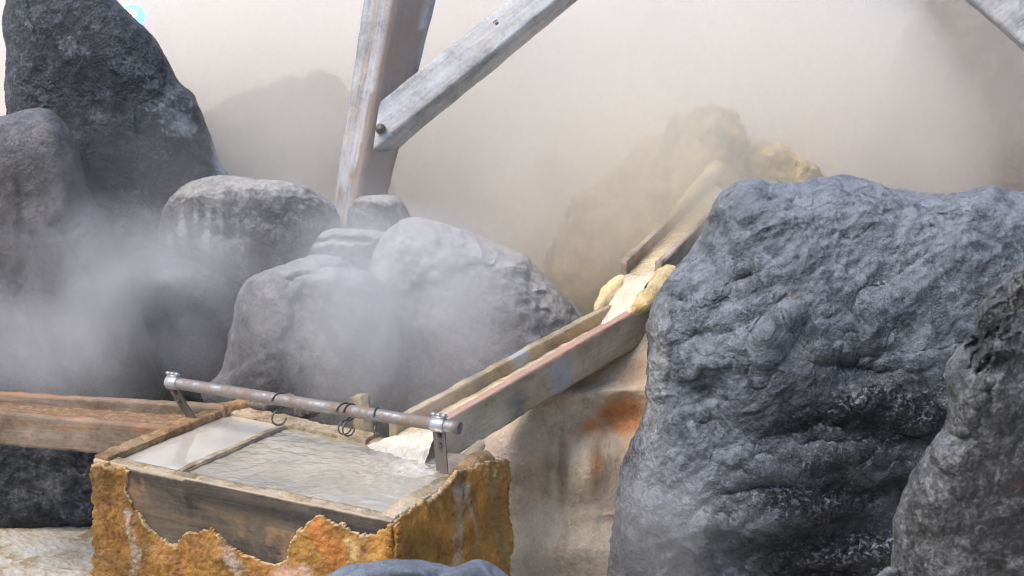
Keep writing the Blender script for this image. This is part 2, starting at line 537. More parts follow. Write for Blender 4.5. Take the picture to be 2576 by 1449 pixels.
def rock(name, outline, Y, front, back, mat, N=110, centre=None, tilt=(0, 0), p=2.2, noise=((3.0, 0.05, 5, False),), feats=(), lines=(),
         stains=(), seed=1, label=None, group="boulders around the hot spring", kind=None, cat="boulder", parent=None, stretch=(1, 1, 1), pits=(), skew=False):
    o = spline(outline, 14)
    c = np.mean(o, axis=0) if centre is None else np.array(centre, float)
    ang = np.arctan2(o[:, 1] - c[1], o[:, 0] - c[0])
    rad = np.hypot(o[:, 0] - c[0], o[:, 1] - c[1])
    order = np.argsort(ang)
    ang, rad = ang[order], rad[order]
    ang = np.concatenate([ang - 2 * math.pi, ang, ang + 2 * math.pi])
    rad = np.concatenate([rad, rad, rad])
    rho, th = disc_grid(N)
    rr = np.sin(rho * math.pi / 2)
    zz = np.clip(1 - rr ** p, 0, 1) ** (1 / p)
    thw = (th + math.pi) % (2 * math.pi) - math.pi
    b = np.interp(thw, ang, rad)
    px = c[0] + np.cos(th) * rr * b
    py = c[1] + np.sin(th) * rr * b
    base = Y + tilt[0] * (px - c[0]) / 1000 + tilt[1] * (py - c[1]) / 1000
    # outline points laid out on an upright plane at distance Y
    cen = at(c[0], c[1], Y)
    def lay(px, py):
        d = np.stack([(px - CX) / FPX, FWD[1] - UPV[1] * (py - CY) / FPX, FWD[2] - UPV[2] * (py - CY) / FPX], -1)
        t = Y / d[..., 1]
        return EYE + d * t[..., None]
    P = lay(px, py)
    view = EYE - cen
    view = view / np.linalg.norm(view)
    off = (base - Y)
    q = np.stack([px.ravel(), py.ravel()], 1)
    ft = np.zeros(len(q))
    fade = sstep(0.0, 0.25, zz.ravel())
    for f in feats:
        ft += f[5] * blob(q, *f[:5]) * fade
    warp = np.stack([vnoise(np.stack([q[:, 0]/22, q[:, 1]/22, q[:, 0]*0], 1), 3), vnoise(np.stack([q[:, 0]/22, q[:, 1]/22, q[:, 0]*0+9], 1), 4)], 1)
    for pts, w, amp in lines:
        d = seg_dist(q + warp * w * 0.9, pts)
        ft += amp * np.exp(-(d / w) ** 2) * fade
    front_h = zz.ravel() * front + ft - off.ravel()
    back_h = -zz.ravel() * back - off.ravel()
    A = P.reshape(-1, 3) + view * front_h[:, None]
    B = P.reshape(-1, 3) + view * back_h[:, None]
    n1 = N + 1
    ids = np.arange(n1 * n1).reshape(n1, n1)
    edge = np.zeros((n1, n1), bool)
    edge[0, :] = edge[-1, :] = edge[:, 0] = edge[:, -1] = True
    bid = np.full(n1 * n1, -1)
    inner = ~edge.ravel()
    bid[inner] = n1 * n1 + np.arange(inner.sum())
    bid[~inner] = np.arange(n1 * n1)[~inner]
    V = np.concatenate([A, B[inner]])
    f1 = np.stack([ids[:-1, :-1], ids[:-1, 1:], ids[1:, 1:], ids[1:, :-1]], -1).reshape(-1, 4)
    f2 = bid[f1][:, ::-1]
    F = np.concatenate([f1, f2]).astype(np.int32)
    # outward orientation
    nn = normals(V, F)
    if np.dot(nn[ids[n1 // 2, n1 // 2]], view) < 0:
        F = F[:, ::-1].copy(); nn = -nn
    qs = V * np.array(stretch)
    if skew:                                         # weathering bands that run up to the right
        e1 = V @ np.array([.80, 0, .60]); e2 = V @ np.array([-.60, 0, .80])
        qs = np.stack([e1 * .5, V[:, 1], e2 * 1.25], 1)
    for k, (fr, am, oc, rg) in enumerate(noise):
        V = V + nn * (am * fbm(qs * fr, oc, seed * 31 + k * 7, 0.52, rg))[:, None]
        if k == 0:
            nn = normals(V, F)
    for fr, am, th_ in pits:
        w = worley(qs * fr, seed + 3)
        V = V - nn * (am * sstep(th_, th_ * 0.35, w))[:, None]
    Q = np.concatenate([q, q[inner]])
    isf = np.concatenate([np.ones(len(q)), np.zeros(inner.sum())])
    tint = np.zeros((len(V), 4))
    for (sx, sy, srx, sry, rot, colr, st) in stains:
        a = blob(Q, sx, sy, srx, sry, rot) * st * np.maximum(isf, 0.4)
        a = np.clip(a, 0, 1)
        tint[:, :3] = tint[:, :3] * (1 - a[:, None]) + np.array(colr) * a[:, None] if tint[:, 3].max() > 0 else np.array(colr)
        tint[:, 3] = np.maximum(tint[:, 3], a)
    base_pt = V[np.argmin(V[:, 2])].copy()
    org = np.array([V[:, 0].mean(), V[:, 1].mean(), V[:, 2].min()])
    ob = link_mesh(name, V - org, F, mat, parent, True, tint)
    ob.location = Vector(org.tolist())
    if parent is None:
        tag(ob, label, cat, group, kind)
    return ob

M = {}
M['dark_rock'] = rock_mat("dark_wet_rock", (0.008, 0.010, 0.013), (0.036, 0.041, 0.050), (0.21, 0.23, 0.26), 1.1, (0.35, 0.75), 1.2, 0.3, (0.16, 0.155, 0.15), 0.35, glint=.25, crack=.6, crack_scale=1.6)
M['brown_rock'] = rock_mat("brown_rock", (0.020, 0.017, 0.017), (0.075, 0.064, 0.063), (0.19, 0.17, 0.17), 1.0, (0.3, 0.75), 1.1, 0.35, (0.25, 0.23, 0.235), 0.5, 0.25, glint=.3)
M['drip_rock'] = rock_mat("drip_rock", (0.06, 0.054, 0.05), (0.18, 0.17, 0.16), (0.38, 0.37, 0.355), 1.0, (0.4, 0.8), 1.1, 0.0, (0.55, 0.53, 0.48), 0.9, 0.12, crack=.5, crack_scale=3)
M['grey_rock'] = rock_mat("grey_rock", (0.13, 0.123, 0.122), (0.255, 0.247, 0.243), (0.4, 0.392, 0.39), 0.9, (0.45, 0.85), 0.8, 0.0, (0.46, 0.45, 0.44), 0.45, 0.1, flake=.5)
M['pale_rock'] = rock_mat("pale_rock", (0.2, 0.194, 0.19), (0.325, 0.318, 0.315), (0.45, 0.442, 0.44), 0.8, (0.5, 0.85), 0.8, 0.0, (0.5, 0.49, 0.48), 0.4, flake=.5)
M['big_rock'] = rock_mat("blue_grey_rock", (0.03, 0.034, 0.042), (0.135, 0.15, 0.175), (0.33, 0.355, 0.395), 1.0, (0.2, 0.5), 1.3, 0.0, (0.33, 0.345, 0.37), 0.7, 0.0, 0.5, (.3, .3, .3), glint=.8, flake=1.2, crack=.6, crack_scale=2.0)
M['fore_rock'] = rock_mat("mottled_rock", (0.006, 0.006, 0.006), (0.085, 0.083, 0.08), (0.42, 0.41, 0.4), 1.5, (0.4, 0.8), 1.2, 0.0, (0.3, 0.3, 0.3), 0.5, glint=.3)
M['blue_rock'] = rock_mat("soft_blue_rock", (0.06, 0.07, 0.09), (0.14, 0.16, 0.2), (0.24, 0.265, 0.31), 1.5, (0.4, 0.7), 0.8, 0.0, (0.26, 0.29, 0.33), 0.4)
M['flow_rock'] = rock_mat("flowstone", (0.42, 0.31, 0.19), (0.56, 0.45, 0.31), (0.67, 0.57, 0.43), 1.0, (0.22, 0.6), 0.6, 0.0, (0.55, 0.47, 0.37), 0.4, 0.15, flake=.25)
M['sulphur'] = rock_mat("sulphur_mound", (0.52, 0.28, 0.085), (0.70, 0.46, 0.17), (0.80, 0.62, 0.32), 0.8, (0.6, 0.9), 1.0, 0.0, (0.6, 0.5, 0.3), 0.4)
M['brown_far'] = rock_mat("brown_far_rock", (0.05, 0.036, 0.024), (0.12, 0.09, 0.062), (0.2, 0.155, 0.11), 0.5, (0.6, 0.9), 1.0)
M['far_rock'] = rock_mat("far_rock", (0.02, 0.018, 0.016), (0.06, 0.053, 0.047), (0.12, 0.105, 0.095), 0.5, (0.6, 0.9), 1.0)

# tall dark slab
rock("tall_boulder", [(18,60),(30,0),(60,-70),(200,-100),(285,-8),(330,38),(366,75),(400,118),(427,165),(455,205),(482,235),(505,275),(522,322),(541,367),(560,415),(574,455),(560,560),(480,650),(300,660),(120,620),(40,480),(28,300),(22,150)],
     5.6, .30, .3, M['dark_rock'], 150, p=3.2, noise=((1.8, .05, 4, False), (7, .010, 6, True), (30, .005, 4, False)), seed=2,
     feats=[(330,330,90,260,-25,.03),(200,480,120,60,20,-.05)],
     lines=[([(560,440),(530,340),(490,260)], 14, .02),([(200,420),(290,520),(360,640)], 14, -.03)],
     stains=[(560,410,26,70,-20,(.45,.47,.5),.9),(430,300,90,40,35,(.22,.24,.27),.55),(180,120,70,30,20,(.2,.21,.23),.45),(330,520,80,70,0,(.14,.16,.18),.5)],
     label="tall dark slab of rock with a sloping shoulder, rising above all the others", group="boulders around the hot spring")
rock("boulder", [(-90,330),(-20,308),(40,298),(95,293),(130,308),(160,345),(182,385),(192,440),(216,500),(262,560),(300,640),(330,720),(352,800),(380,900),(395,1010),(250,1090),(-100,1090),(-150,700)],
     5.05, .42, .4, M['brown_rock'], 140, p=2.4, noise=((2.2, .045, 4, False), (9, .008, 5, True), (34, .005, 4, False)), seed=3,
     lines=[([(150,560),(240,700),(300,860)], 14, -.025),([(60,470),(60,640),(100,900)], 16, -.02)],
     feats=[(110,330,80,50,20,.04)], stains=[(100,450,100,50,10,(.035,.03,.03),.8),(60,360,90,40,0,(.22,.2,.2),.6),(200,430,20,60,-20,(.3,.28,.28),.55)],
     label="brown grey boulder with a glistening domed top, behind the left flume")
rock("boulder", [(250,680),(320,610),(420,610),(520,640),(610,690),(640,850),(580,980),(480,1040),(300,1070),(250,900)],
     5.3, .3, .4, M['dark_rock'], 110, p=2.4, noise=((3, .05, 6, False), (10, .02, 5, True), (34, .006, 3, False)), seed=4,
     feats=[(420,710,110,22,-6,.06),(430,800,120,60,0,-.03)], lines=[([(540,800),(560,870),(520,960)], 14, -.03)],
     stains=[(430,705,90,14,-5,(.3,.3,.3),.7)],
     label="low dark boulder in the shade below the rounded white streaked one")
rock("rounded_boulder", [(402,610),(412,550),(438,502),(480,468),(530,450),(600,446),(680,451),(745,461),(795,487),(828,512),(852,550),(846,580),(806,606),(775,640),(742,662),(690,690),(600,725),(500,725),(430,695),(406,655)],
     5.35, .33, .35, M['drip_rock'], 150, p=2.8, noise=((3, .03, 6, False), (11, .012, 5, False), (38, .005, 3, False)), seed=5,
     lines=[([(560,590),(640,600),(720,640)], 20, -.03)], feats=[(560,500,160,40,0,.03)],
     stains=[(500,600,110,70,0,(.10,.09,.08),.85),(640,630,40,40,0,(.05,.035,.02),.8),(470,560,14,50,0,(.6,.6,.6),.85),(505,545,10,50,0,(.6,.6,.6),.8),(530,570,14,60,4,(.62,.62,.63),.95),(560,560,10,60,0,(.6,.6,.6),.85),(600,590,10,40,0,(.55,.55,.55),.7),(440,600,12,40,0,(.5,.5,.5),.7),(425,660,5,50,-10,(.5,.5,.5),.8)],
     label="rounded boulder with a pale flat top and white drip streaks down its face")
rock("small_boulder", [(876,550),(884,515),(910,493),(960,487),(1000,495),(1021,527),(1036,572),(1030,640),(950,660),(890,620)],
     5.3, .14, .2, M['drip_rock'], 70, noise=((5, .02, 5, False), (20, .006, 4, False)), seed=6, p=3.4,
     label="small rounded rock beside the foot of the white timber post")
rock("small_boulder", [(770,662),(797,604),(830,581),(880,573),(940,576),(985,592),(995,650),(950,720),(870,720),(800,700)],
     5.15, .16, .2, M['drip_rock'], 80, p=3, noise=((5, .02, 5, False), (20, .006, 4, False)), seed=7,
     lines=[([(800,612),(860,604),(930,606)], 8, -.02)],
     label="small flat topped rock wedged between the rounded boulder and the pale boulder")
rock("draped_boulder", [(560,940),(588,830),(620,722),(662,690),(722,664),(790,648),(850,643),(874,655),(892,673),(936,690),(975,732),(1008,805),(1015,900),(1000,1040),(800,1080),(640,1070),(520,1000)],
     4.95, .36, .35, M['grey_rock'], 150, p=2.6, noise=((2.6, .035, 6, False), (11, .01, 5, False), (40, .004, 3, False)), seed=8,
     feats=[(820,720,90,34,0,.05),(730,690,80,26,-10,.04),(860,850,60,140,0,.05),(700,860,60,140,8,.03)],
     lines=[([(905,672),(800,690),(740,712)], 9, -.02),([(760,760),(730,860),(740,980)], 24, -.02),([(620,770),(590,860),(570,930)], 14, -.02)],
     stains=[(720,800,80,90,10,(.13,.12,.115),.5),(640,900,60,100,10,(.12,.11,.105),.5)],
     label="grey boulder with smooth draped folds, behind the tank and the metal pipe")
rock("pale_boulder", [(900,760),(945,630),(990,582),(1050,560),(1130,571),(1200,588),(1270,618),(1322,645),(1344,670),(1372,700),(1420,745),(1468,788),(1510,860),(1490,990),(1300,1100),(1100,1100),(950,1080),(915,900)],
     5.2, .42, .4, M['pale_rock'], 150, p=2.5, noise=((2, .04, 6, False), (10, .01, 5, False), (45, .005, 3, False)), seed=9,
     lines=[([(1330,680),(1350,780),(1400,900)], 24, -.03),([(1060,700),(1160,650),(1300,680)], 26, .02)],
     stains=[(1390,760,60,60,30,(.22,.2,.18),.5)],
     label="big pale boulder with a rounded back, to the left of the lower flume")
rock("hazy_boulder", [(470,320),(540,278),(600,242),(680,216),(730,196),(760,200),(788,183),(812,180),(845,196),(872,222),(920,272),(980,400),(980,590),(700,640),(520,600),(470,420)],
     6.5, .3, .3, M['far_rock'], 100, noise=((2, .05, 6, False), (8, .02, 5, False)), seed=10, stains=[(700,400,120,60,-20,(.03,.028,.025),.8)],
     label="peaked grey rock veiled by steam, behind the foot of the white post")
rock("sulphur_mound", [(1375,660),(1420,560),(1470,482),(1540,440),(1598,392),(1650,360),(1688,348),(1690,304),(1730,284),(1800,277),(1852,292),(1872,322),(1885,385),(1890,470),(1880,620),(1820,800),(1600,900),(1420,860),(1360,760)],
     6.15, .4, .35, M['sulphur'], 120, noise=((2.6, .10, 5, False), (7, .05, 5, True), (20, .02, 5, True), (50, .006, 3, False)), seed=11,
     lines=[([(1690,300),(1740,380),(1780,460)], 26, -.05),([(1770,330),(1750,400),(1800,470)], 18, .04)],
     stains=[(1600,500,140,120,0,(.6,.52,.28),.6),(1480,640,100,120,0,(.72,.38,.16),.75),(1780,360,60,70,0,(.62,.5,.28),.6)],
     label="tall yellow and orange mineral mound in the steam above the upper flume", cat="mineral mound", group="mineral mounds behind the flumes")
rock("sulphur_mound", [(1845,440),(1880,385),(1925,368),(1980,385),(2050,430),(2110,500),(2120,700),(1950,740),(1840,600)],
     6.2, .25, .25, M['sulphur'], 70, noise=((3, .07, 5, False), (9, .04, 5, True), (24, .012, 4, True)), seed=12,
     label="low orange mineral mound peeping over the big blue grey rock", cat="mineral mound", group="mineral mounds behind the flumes")
rock("hazy_boulder", [(2100,560),(2150,430),(2210,280),(2270,150),(2340,20),(2450,-90),(2700,-160),(2980,-60),(2950,800),(2500,900),(2150,800)],
     8.3, .6, .5, M['brown_far'], 90, noise=((1.5, .15, 6, False), (6, .05, 5, False)), seed=13,
     label="dark rock face fading into the steam above the big blue grey rock")

BR = lambda x, y: (1610 + .722 * x, 402.5 + .722 * y)
def brl(pts): return [BR(*q) for q in pts]
WET = (.008, .009, .012)
rock("big_boulder", [(1655,900),(1652,820),(1688,740),(1722,690),(1770,628),(1804,572),(1828,518),(1860,480),(1895,470),(1930,477),(1992,473),(2040,464),(2108,452),(2160,464),(2230,480),(2330,484),(2400,482),(2470,471),(2510,458),(2576,468),(2700,500),(2850,700),(2900,1200),(2720,1620),(2200,1740),(1710,1680),(1585,1560),(1570,1300),(1604,1150),(1656,1040),(1660,960)],
     4.25, .5, .5, M['big_rock'], 300, centre=(2120,1050), tilt=(0,-.25), p=2.7,
     noise=((1.7, .05, 3, False), (3.6, .022, 3, True), (9, .011, 5, True), (24, .006, 5, True), (60, .003, 4, False)), seed=14, skew=True, stretch=(1, 1, 1),
     feats=[(*BR(180,520),24,20,0,-.05),(*BR(390,460),44,15,-22,-.04),(*BR(300,500),36,14,-35,.02),(*BR(250,390),62,28,-35,-.03),(*BR(700,310),62,75,0,-.045),
            (*BR(115,738),8,8,0,-.025),(*BR(75,930),20,8,-20,-.03),(*BR(140,1130),30,30,0,-.035),(*BR(140,1290),34,34,0,-.035),(*BR(700,725),58,20,6,-.05),
            (*BR(780,860),90,40,15,.04),(*BR(780,1040),110,40,10,.035),(*BR(600,960),70,26,5,-.035),(*BR(450,1110),80,24,-8,-.03),(*BR(300,820),50,36,-30,-.035),(*BR(230,640),40,24,-20,-.03),
            (*BR(400,560),70,16,-30,.025),(*BR(500,620),24,70,35,.03),(*BR(100,800),24,150,8,.04),(*BR(600,1200),140,30,-5,.025),(*BR(820,1240),90,30,0,-.03),(*BR(120,1200),90,60,0,.03)],
     lines=[(brl([(610,690),(690,680),(770,722)]),8,0.0150),(brl([(735,560),(745,490),(860,462),(980,372)]),6,-0.0090),(brl([(770,724),(920,718),(1090,682)]),8,0.0110),
            (brl([(440,760),(470,640),(540,575)]),11,0.0150),(brl([(560,948),(690,940)]),10,0.0150),(brl([(690,880),(830,820),(940,930)]),10,0.0150),(brl([(600,1050),(790,985),(910,1080)]),11,0.0150),
            (brl([(320,1035),(420,1020),(530,1062)]),11,0.0150),(brl([(270,1210),(360,1220),(440,1170)]),11,0.0140),(brl([(600,1350),(760,1330),(890,1280)]),12,0.0150),
            (brl([(650,580),(690,630),(740,640)]),8,-0.0100),(brl([(190,260),(160,360),(250,330)]),10,0.0090),(brl([(380,290),(540,160),(700,150),(960,200)]),22,0.0060),
            (brl([(960,190),(1100,260),(1200,340)]),12,-0.0100),(brl([(200,760),(300,700),(390,730)]),9,0.0100),(brl([(180,900),(330,870),(360,800)]),10,0.0120),
            (brl([(330,490),(390,430),(440,440)]),8,0.0100),(brl([(900,1120),(1000,1020),(1040,900)]),14,-0.0150)],
     stains=[(*BR(720,980),330,340,0,(.030,.034,.042),.72),(*BR(760,900),300,120,-8,WET,.95),(*BR(620,1130),240,110,0,WET,.92),(*BR(700,1330),260,120,0,WET,1.0),(*BR(980,900),120,200,20,WET,.75),(*BR(700,640),170,36,-30,WET,.55),(*BR(520,800),60,70,30,WET,.7),(*BR(260,840),60,60,-30,WET,.6),(*BR(420,700),60,60,40,WET,.5),(*BR(380,450),50,24,-20,WET,.6),(*BR(270,600),60,40,-20,(.06,.062,.066),.7),
             (*BR(560,680),60,20,0,(.2,.2,.2),.5),(*BR(560,520),18,14,0,(.25,.2,.12),.6),(*BR(105,780),34,250,5,(.40,.39,.37),.95),(*BR(80,1150),80,200,0,(.26,.27,.285),.85),(*BR(600,980),90,26,-12,(.26,.28,.31),.55),(*BR(420,1060),140,20,4,(.26,.28,.32),.55),(*BR(360,1215),80,14,-8,(.3,.33,.37),.5)],
     label="huge blue grey boulder with hollows and a black wet face, right of the flumes")
rock("foreground_boulder", [(2262,1449),(2262,1340),(2300,1210),(2350,1135),(2390,1085),(2402,1000),(2388,925),(2432,850),(2452,790),(2490,732),(2530,690),(2576,645),(2700,590),(2900,900),(2960,1500),(2700,1800),(2300,1760),(2255,1560)],
     2.45, .2, .25, M['fore_rock'], 190, p=2.3, noise=((3.5, .035, 4, False), (9, .010, 5, True), (40, .005, 4, False)), seed=15,
     lines=[([(2576,700),(2530,800),(2510,900),(2440,1020),(2380,1130)], 30, .03),([(2500,760),(2450,900),(2430,1000)], 24, -.03)],
     stains=[(2480,820,50,110,20,(.012,.012,.012),.8),(2420,960,30,60,0,(.02,.02,.02),.7),(2550,1200,40,40,0,(.16,.07,.04),.5)],
     label="mottled grey rock close to the camera in front of the huge boulder")
rock("foreground_boulder", [(790,1490),(850,1432),(920,1416),(1000,1405),(1060,1408),(1110,1419),(1150,1426),(1200,1413),(1250,1430),(1300,1475),(1350,1580),(1050,1680),(790,1620)],
     2.1, .12, .15, M['blue_rock'], 80, noise=((6, .012, 5, False), (22, .004, 4, False)), seed=16,
     feats=[(1010,1440,60,14,0,.01)], label="blue grey rock top close to the camera, in front of the tank")
rock("foreground_boulder", [(2196,1462),(2222,1432),(2246,1426),(2268,1440),(2290,1500),(2250,1540),(2200,1510)],
     2.35, .04, .05, M['fore_rock'], 40, noise=((12, .006, 4, False), (40, .003, 3, False)), seed=17, label="little speckled rock tip at the foot of the mottled foreground rock")
rock("boulder", [(-70,1070),(40,1075),(160,1085),(250,1095),(285,1170),(275,1330),(100,1350),(-70,1340),(-140,1200)],
     4.55, .14, .3, M['dark_rock'], 110, noise=((4, .03, 6, False), (12, .015, 5, True), (36, .005, 3, False)), seed=18,
     stains=[(120,1220,140,60,0,(.16,.16,.16),.5)], label="dark boulder with pale smears lying under the left flume")
# flowstone face below the lower flume
rock("flowstone_face", [(1150,1150),(1220,1060),(1330,985),(1450,900),(1560,830),(1690,780),(1760,900),(1780,1300),(1760,1800),(1400,1850),(1120,1800),(1110,1400)],
     4.30, .14, .3, M['flow_rock'], 190, centre=(1450,1250), tilt=(0,-.55), p=4.5, noise=((2.2, .03, 4, False), (11, .005, 5, False), (50, .003, 4, False)), seed=19,
     feats=[(1540,985,150,30,-4,.06),(1560,1060,80,26,0,-.05),(1480,1190,70,90,0,.10),(1320,1130,70,150,10,.07),(1630,1120,40,120,10,.07),(1400,1190,22,130,0,-.05),(1450,1380,130,60,0,.06)],
     lines=[([(1380,1290),(1440,1302),(1500,1292),(1580,1304)], 9, .012),([(1460,1130),(1440,1180),(1450,1250)], 4, -.006),([(1440,1330),(1460,1390),(1500,1430)], 4, -.006)],
     stains=[(1580,1050,85,55,5,(.42,.185,.07),1.0),(1610,1160,50,130,12,(.46,.24,.10),.85),(1500,1180,26,120,0,(.40,.2,.09),.7),(1480,1080,60,40,-25,(.36,.15,.05),.7),(1520,1080,18,50,8,(.16,.07,.03),.6),(1380,1010,60,20,-10,(.45,.42,.38),.6),(1270,1150,60,120,0,(.45,.44,.44),.7),(1350,1180,60,90,0,(.55,.38,.2),.5),(1590,920,60,50,0,(.36,.26,.19),.7),(1540,1250,40,100,0,(.42,.25,.13),.5)],
     label="tan and rust stained flowstone face under the lower flume", cat="flowstone", group="mineral mounds behind the flumes")

# ------------------------------------------------------------------ ground
def ground():
    n = 220
    u = np.linspace(-1, 1, n)
    xs = np.sign(u) * (np.abs(u) ** 3.2) * 400
    v = np.linspace(0, 1, n)
    ys = -6 + 10 * v + (v ** 6) * 600
    X, Yv = np.meshgrid(xs, ys, indexing='ij')
    P = np.stack([X.ravel(), Yv.ravel(), np.zeros(X.size)], 1)
    P[:, 2] = 0.02 * fbm(P * np.array([1.5, 1.5, 1]), 4, 5) * np.exp(-np.abs(P[:, 1] - 4) / 6)
    ids = np.arange(n * n).reshape(n, n)
    f = np.stack([ids[:-1, :-1], ids[1:, :-1], ids[1:, 1:], ids[:-1, 1:]], -1).reshape(-1, 4)
    m, nt, b = mat_new("mineral_ground")
    g = NT(nt)
    tc = g.n("ShaderNodeTexCoord").outputs["Object"]
    n1 = g.noise(tc, 8, 9, 0.68, 0.8)
    n2 = g.noise(tc, 55, 7, 0.7)
    vo = g.n("ShaderNodeTexVoronoi"); vo.inputs["Scale"].default_value = 48
    g.l(tc, vo.inputs["Vector"])
    col = g.ramp(n1, [(0.38, (0.34, 0.26, 0.15)), (0.5, (0.47, 0.42, 0.33)), (0.64, (0.52, 0.5, 0.45))])
    col = g.mix(g.math('MULTIPLY', g.ramp(n2, [(0.54, 0.0), (0.66, 1.0)]), 0.6), col, (0.36, 0.2, 0.07))
    col = g.mix(g.ramp(vo.outputs["Color"], [(0.8, 0.0), (0.86, 0.5)]), col, (0.68, 0.64, 0.56))
    g.l(col, b.inputs["Base Color"])
    g.l(g.ramp(n1, [(0.42, 0.18), (0.6, 0.6)]), b.inputs["Roughness"])
    g.l(g.bump(n2, 0.6, 0.012, g.bump(vo.outputs["Distance"], 0.4, 0.01)), b.inputs["Normal"])
    o = link_mesh("ground", P, f.astype(np.int32), m)
    tag(o, kind="structure")
ground()

# hillside behind the spring
def slope():
    n = 90
    xs = np.linspace(-30, 30, n); ys = np.linspace(9.0, 30, n)
    X, Yv = np.meshgrid(xs, ys, indexing='ij')
    P = np.stack([X.ravel(), Yv.ravel(), X.ravel() * 0], 1)
    P[:, 2] = -0.3 + 7.0 * sstep(9.0, 19, P[:, 1] + 0.8 * fbm(P * 0.25, 4, 3)) + 0.5 * fbm(P * .5, 5, 9)
    ids = np.arange(n * n).reshape(n, n)
    f = np.stack([ids[:-1, :-1], ids[1:, :-1], ids[1:, 1:], ids[:-1, 1:]], -1).reshape(-1, 4)
    o = link_mesh("slope", P, f.astype(np.int32), rock_mat("hillside_rock", (.1, .09, .08), (.22, .2, .17), (.4, .37, .32), .3, (.7, .9)))
    tag(o, kind="structure")
slope()
def light_block_slope():  # added, out of view: dark slope that blocks low sky light
    na, nr = 120, 40
    az = np.linspace(math.radians(62), math.radians(225), na)        # clockwise from straight ahead
    r = np.linspace(6.5, 30, nr)
    A, R_ = np.meshgrid(az, r, indexing='ij')
    P = np.stack([(R_ * np.sin(A)).ravel(), (R_ * np.cos(A)).ravel(), R_.ravel() * 0], 1)
    edge = sstep(0, .35, (A - az[0]).ravel()) * sstep(0, .5, (az[-1] - A).ravel())
    P[:, 2] = -.3 + (6.0 * sstep(6.5, 20, R_.ravel()) + .8 * fbm(P * .6, 5, 21)) * edge
    ids = np.arange(na * nr).reshape(na, nr)
    f = np.stack([ids[:-1, :-1], ids[:-1, 1:], ids[1:, 1:], ids[1:, :-1]], -1).reshape(-1, 4)
    tag(link_mesh("slope", P, f.astype(np.int32), rock_mat("dark_light_block", (.015, .02, .012), (.04, .05, .03), (.09, .09, .06), .6, (.8, .95))), kind="structure")
light_block_slope()

# ------------------------------------------------------------------ tank
ZR = 0.60
Lc, Fc, Rc, Bc = (at(235,1155,Z=ZR), at(985,1312,Z=ZR), at(1249,1150,Z=ZR), at(572,1017,Z=ZR))
Lc[2] = Fc[2] = Rc[2] = Bc[2] = 0
UF = (Fc - Lc) / np.linalg.norm(Fc - Lc)
UR = (Rc - Fc) / np.linalg.norm(Rc - Fc)
NF = np.array([UF[1], -UF[0], 0]); NF = NF if NF[1] < 0 else -NF       # outward normal of the front
NR = np.array([UR[1], -UR[0], 0]); NR = NR if NR[0] > 0 else -NR       # outward normal of the right side
ZV = np.array([0, 0, 1.0])
tank = thing("wooden_tank", (Lc + Fc + Rc + Bc) / 4)
tag(tank, "square wooden hot spring tank encrusted with orange minerals, brim full of cloudy water", "tank")
M['tank_wood'] = wood_mat("tank_wood", (.028, .022, .017), (.085, .068, .052), (.18, .15, .12), UF, .8, .55, (.16, .10, .05), .4)
M['rim_wood'] = wood_mat("rim_wood", (.10, .075, .06), (.24, .19, .15), (.42, .36, .31), UF, .7, .6, (.4, .24, .1), .6)
TH = 0.045
def vboard(name, a, b, inward, top, bottom, th, mat, parent, **kw):
    c = []
    for z in (bottom, top):
        c += [a + ZV * z, b + ZV * z, b + inward * th + ZV * z, a + inward * th + ZV * z]
    return rough_box(name, c, mat, parent, **kw)
def wood_tint(v):
    t = np.zeros((len(v), 4))
    s = (v - Lc) @ UF
    t[:, :3] = (.42, .34, .24)
    t[:, 3] = np.where(v[:, 2] > ZR - .012, .75, 0)
    wp = .8 * np.exp(-(((s - .105) / .022) ** 2 + ((v[:, 2] - .50) / .06) ** 2))
    t[wp > .1, :3] = (.36, .38, .38); t[wp > .1, 3] = wp[wp > .1]
    bl = .4 * sstep(.12, .5, fbm(np.stack([s * 7, v[:, 2] * 3, s * 0], 1), 4, 77) + .1)
    m = (v[:, 2] < ZR - .02) & (bl > .05)
    t[m, :3] = (.30, .17, .07); t[m, 3] = bl[m]
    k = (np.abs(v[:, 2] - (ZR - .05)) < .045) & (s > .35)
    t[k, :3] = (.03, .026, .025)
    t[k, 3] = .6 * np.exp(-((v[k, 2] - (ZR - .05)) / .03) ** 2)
    return t
IN_F, IN_R = -NF, -NR
UL = (Bc - Lc) / np.linalg.norm(Bc - Lc); IN_L = np.array([UL[1], -UL[0], 0]); IN_L = IN_L if IN_L[0] > 0 else -IN_L
UB = (Rc - Bc) / np.linalg.norm(Rc - Bc); IN_B = np.array([UB[1], -UB[0], 0]); IN_B = IN_B if IN_B[1] < 0 else -IN_B
vboard("front_board", Lc, Fc, IN_F, ZR, -.05, TH, M['tank_wood'], tank, cell=.009, amp=.006, freq=9, seed=41, tintf=wood_tint)
vboard("side_board", Fc + UR * TH, Rc, IN_R, ZR - .003, -.05, TH, M['tank_wood'], tank, cell=.01, amp=.005, freq=9, seed=42, tintf=wood_tint)
vboard("side_board", Lc + UL * TH, Bc, IN_L, ZR - .004, -.05, TH, M['rim_wood'], tank, cell=.012, amp=.005, freq=9, seed=43)
vboard("back_board", Bc + UB * TH, Rc - UB * TH, IN_B, ZR - .012, -.05, TH, M['rim_wood'], tank, cell=.012, amp=.005, freq=9, seed=44)
D0, D1 = at(425,1184,Z=ZR), at(752,1042,Z=ZR)
D0[2] = D1[2] = 0
dn = np.cross(ZV, (D1 - D0) / np.linalg.norm(D1 - D0))
vboard("divider_board", D0, D1, -dn, ZR - .010, .3, .028, M['rim_wood'], tank, cell=.008, amp=.004, freq=22, seed=45)

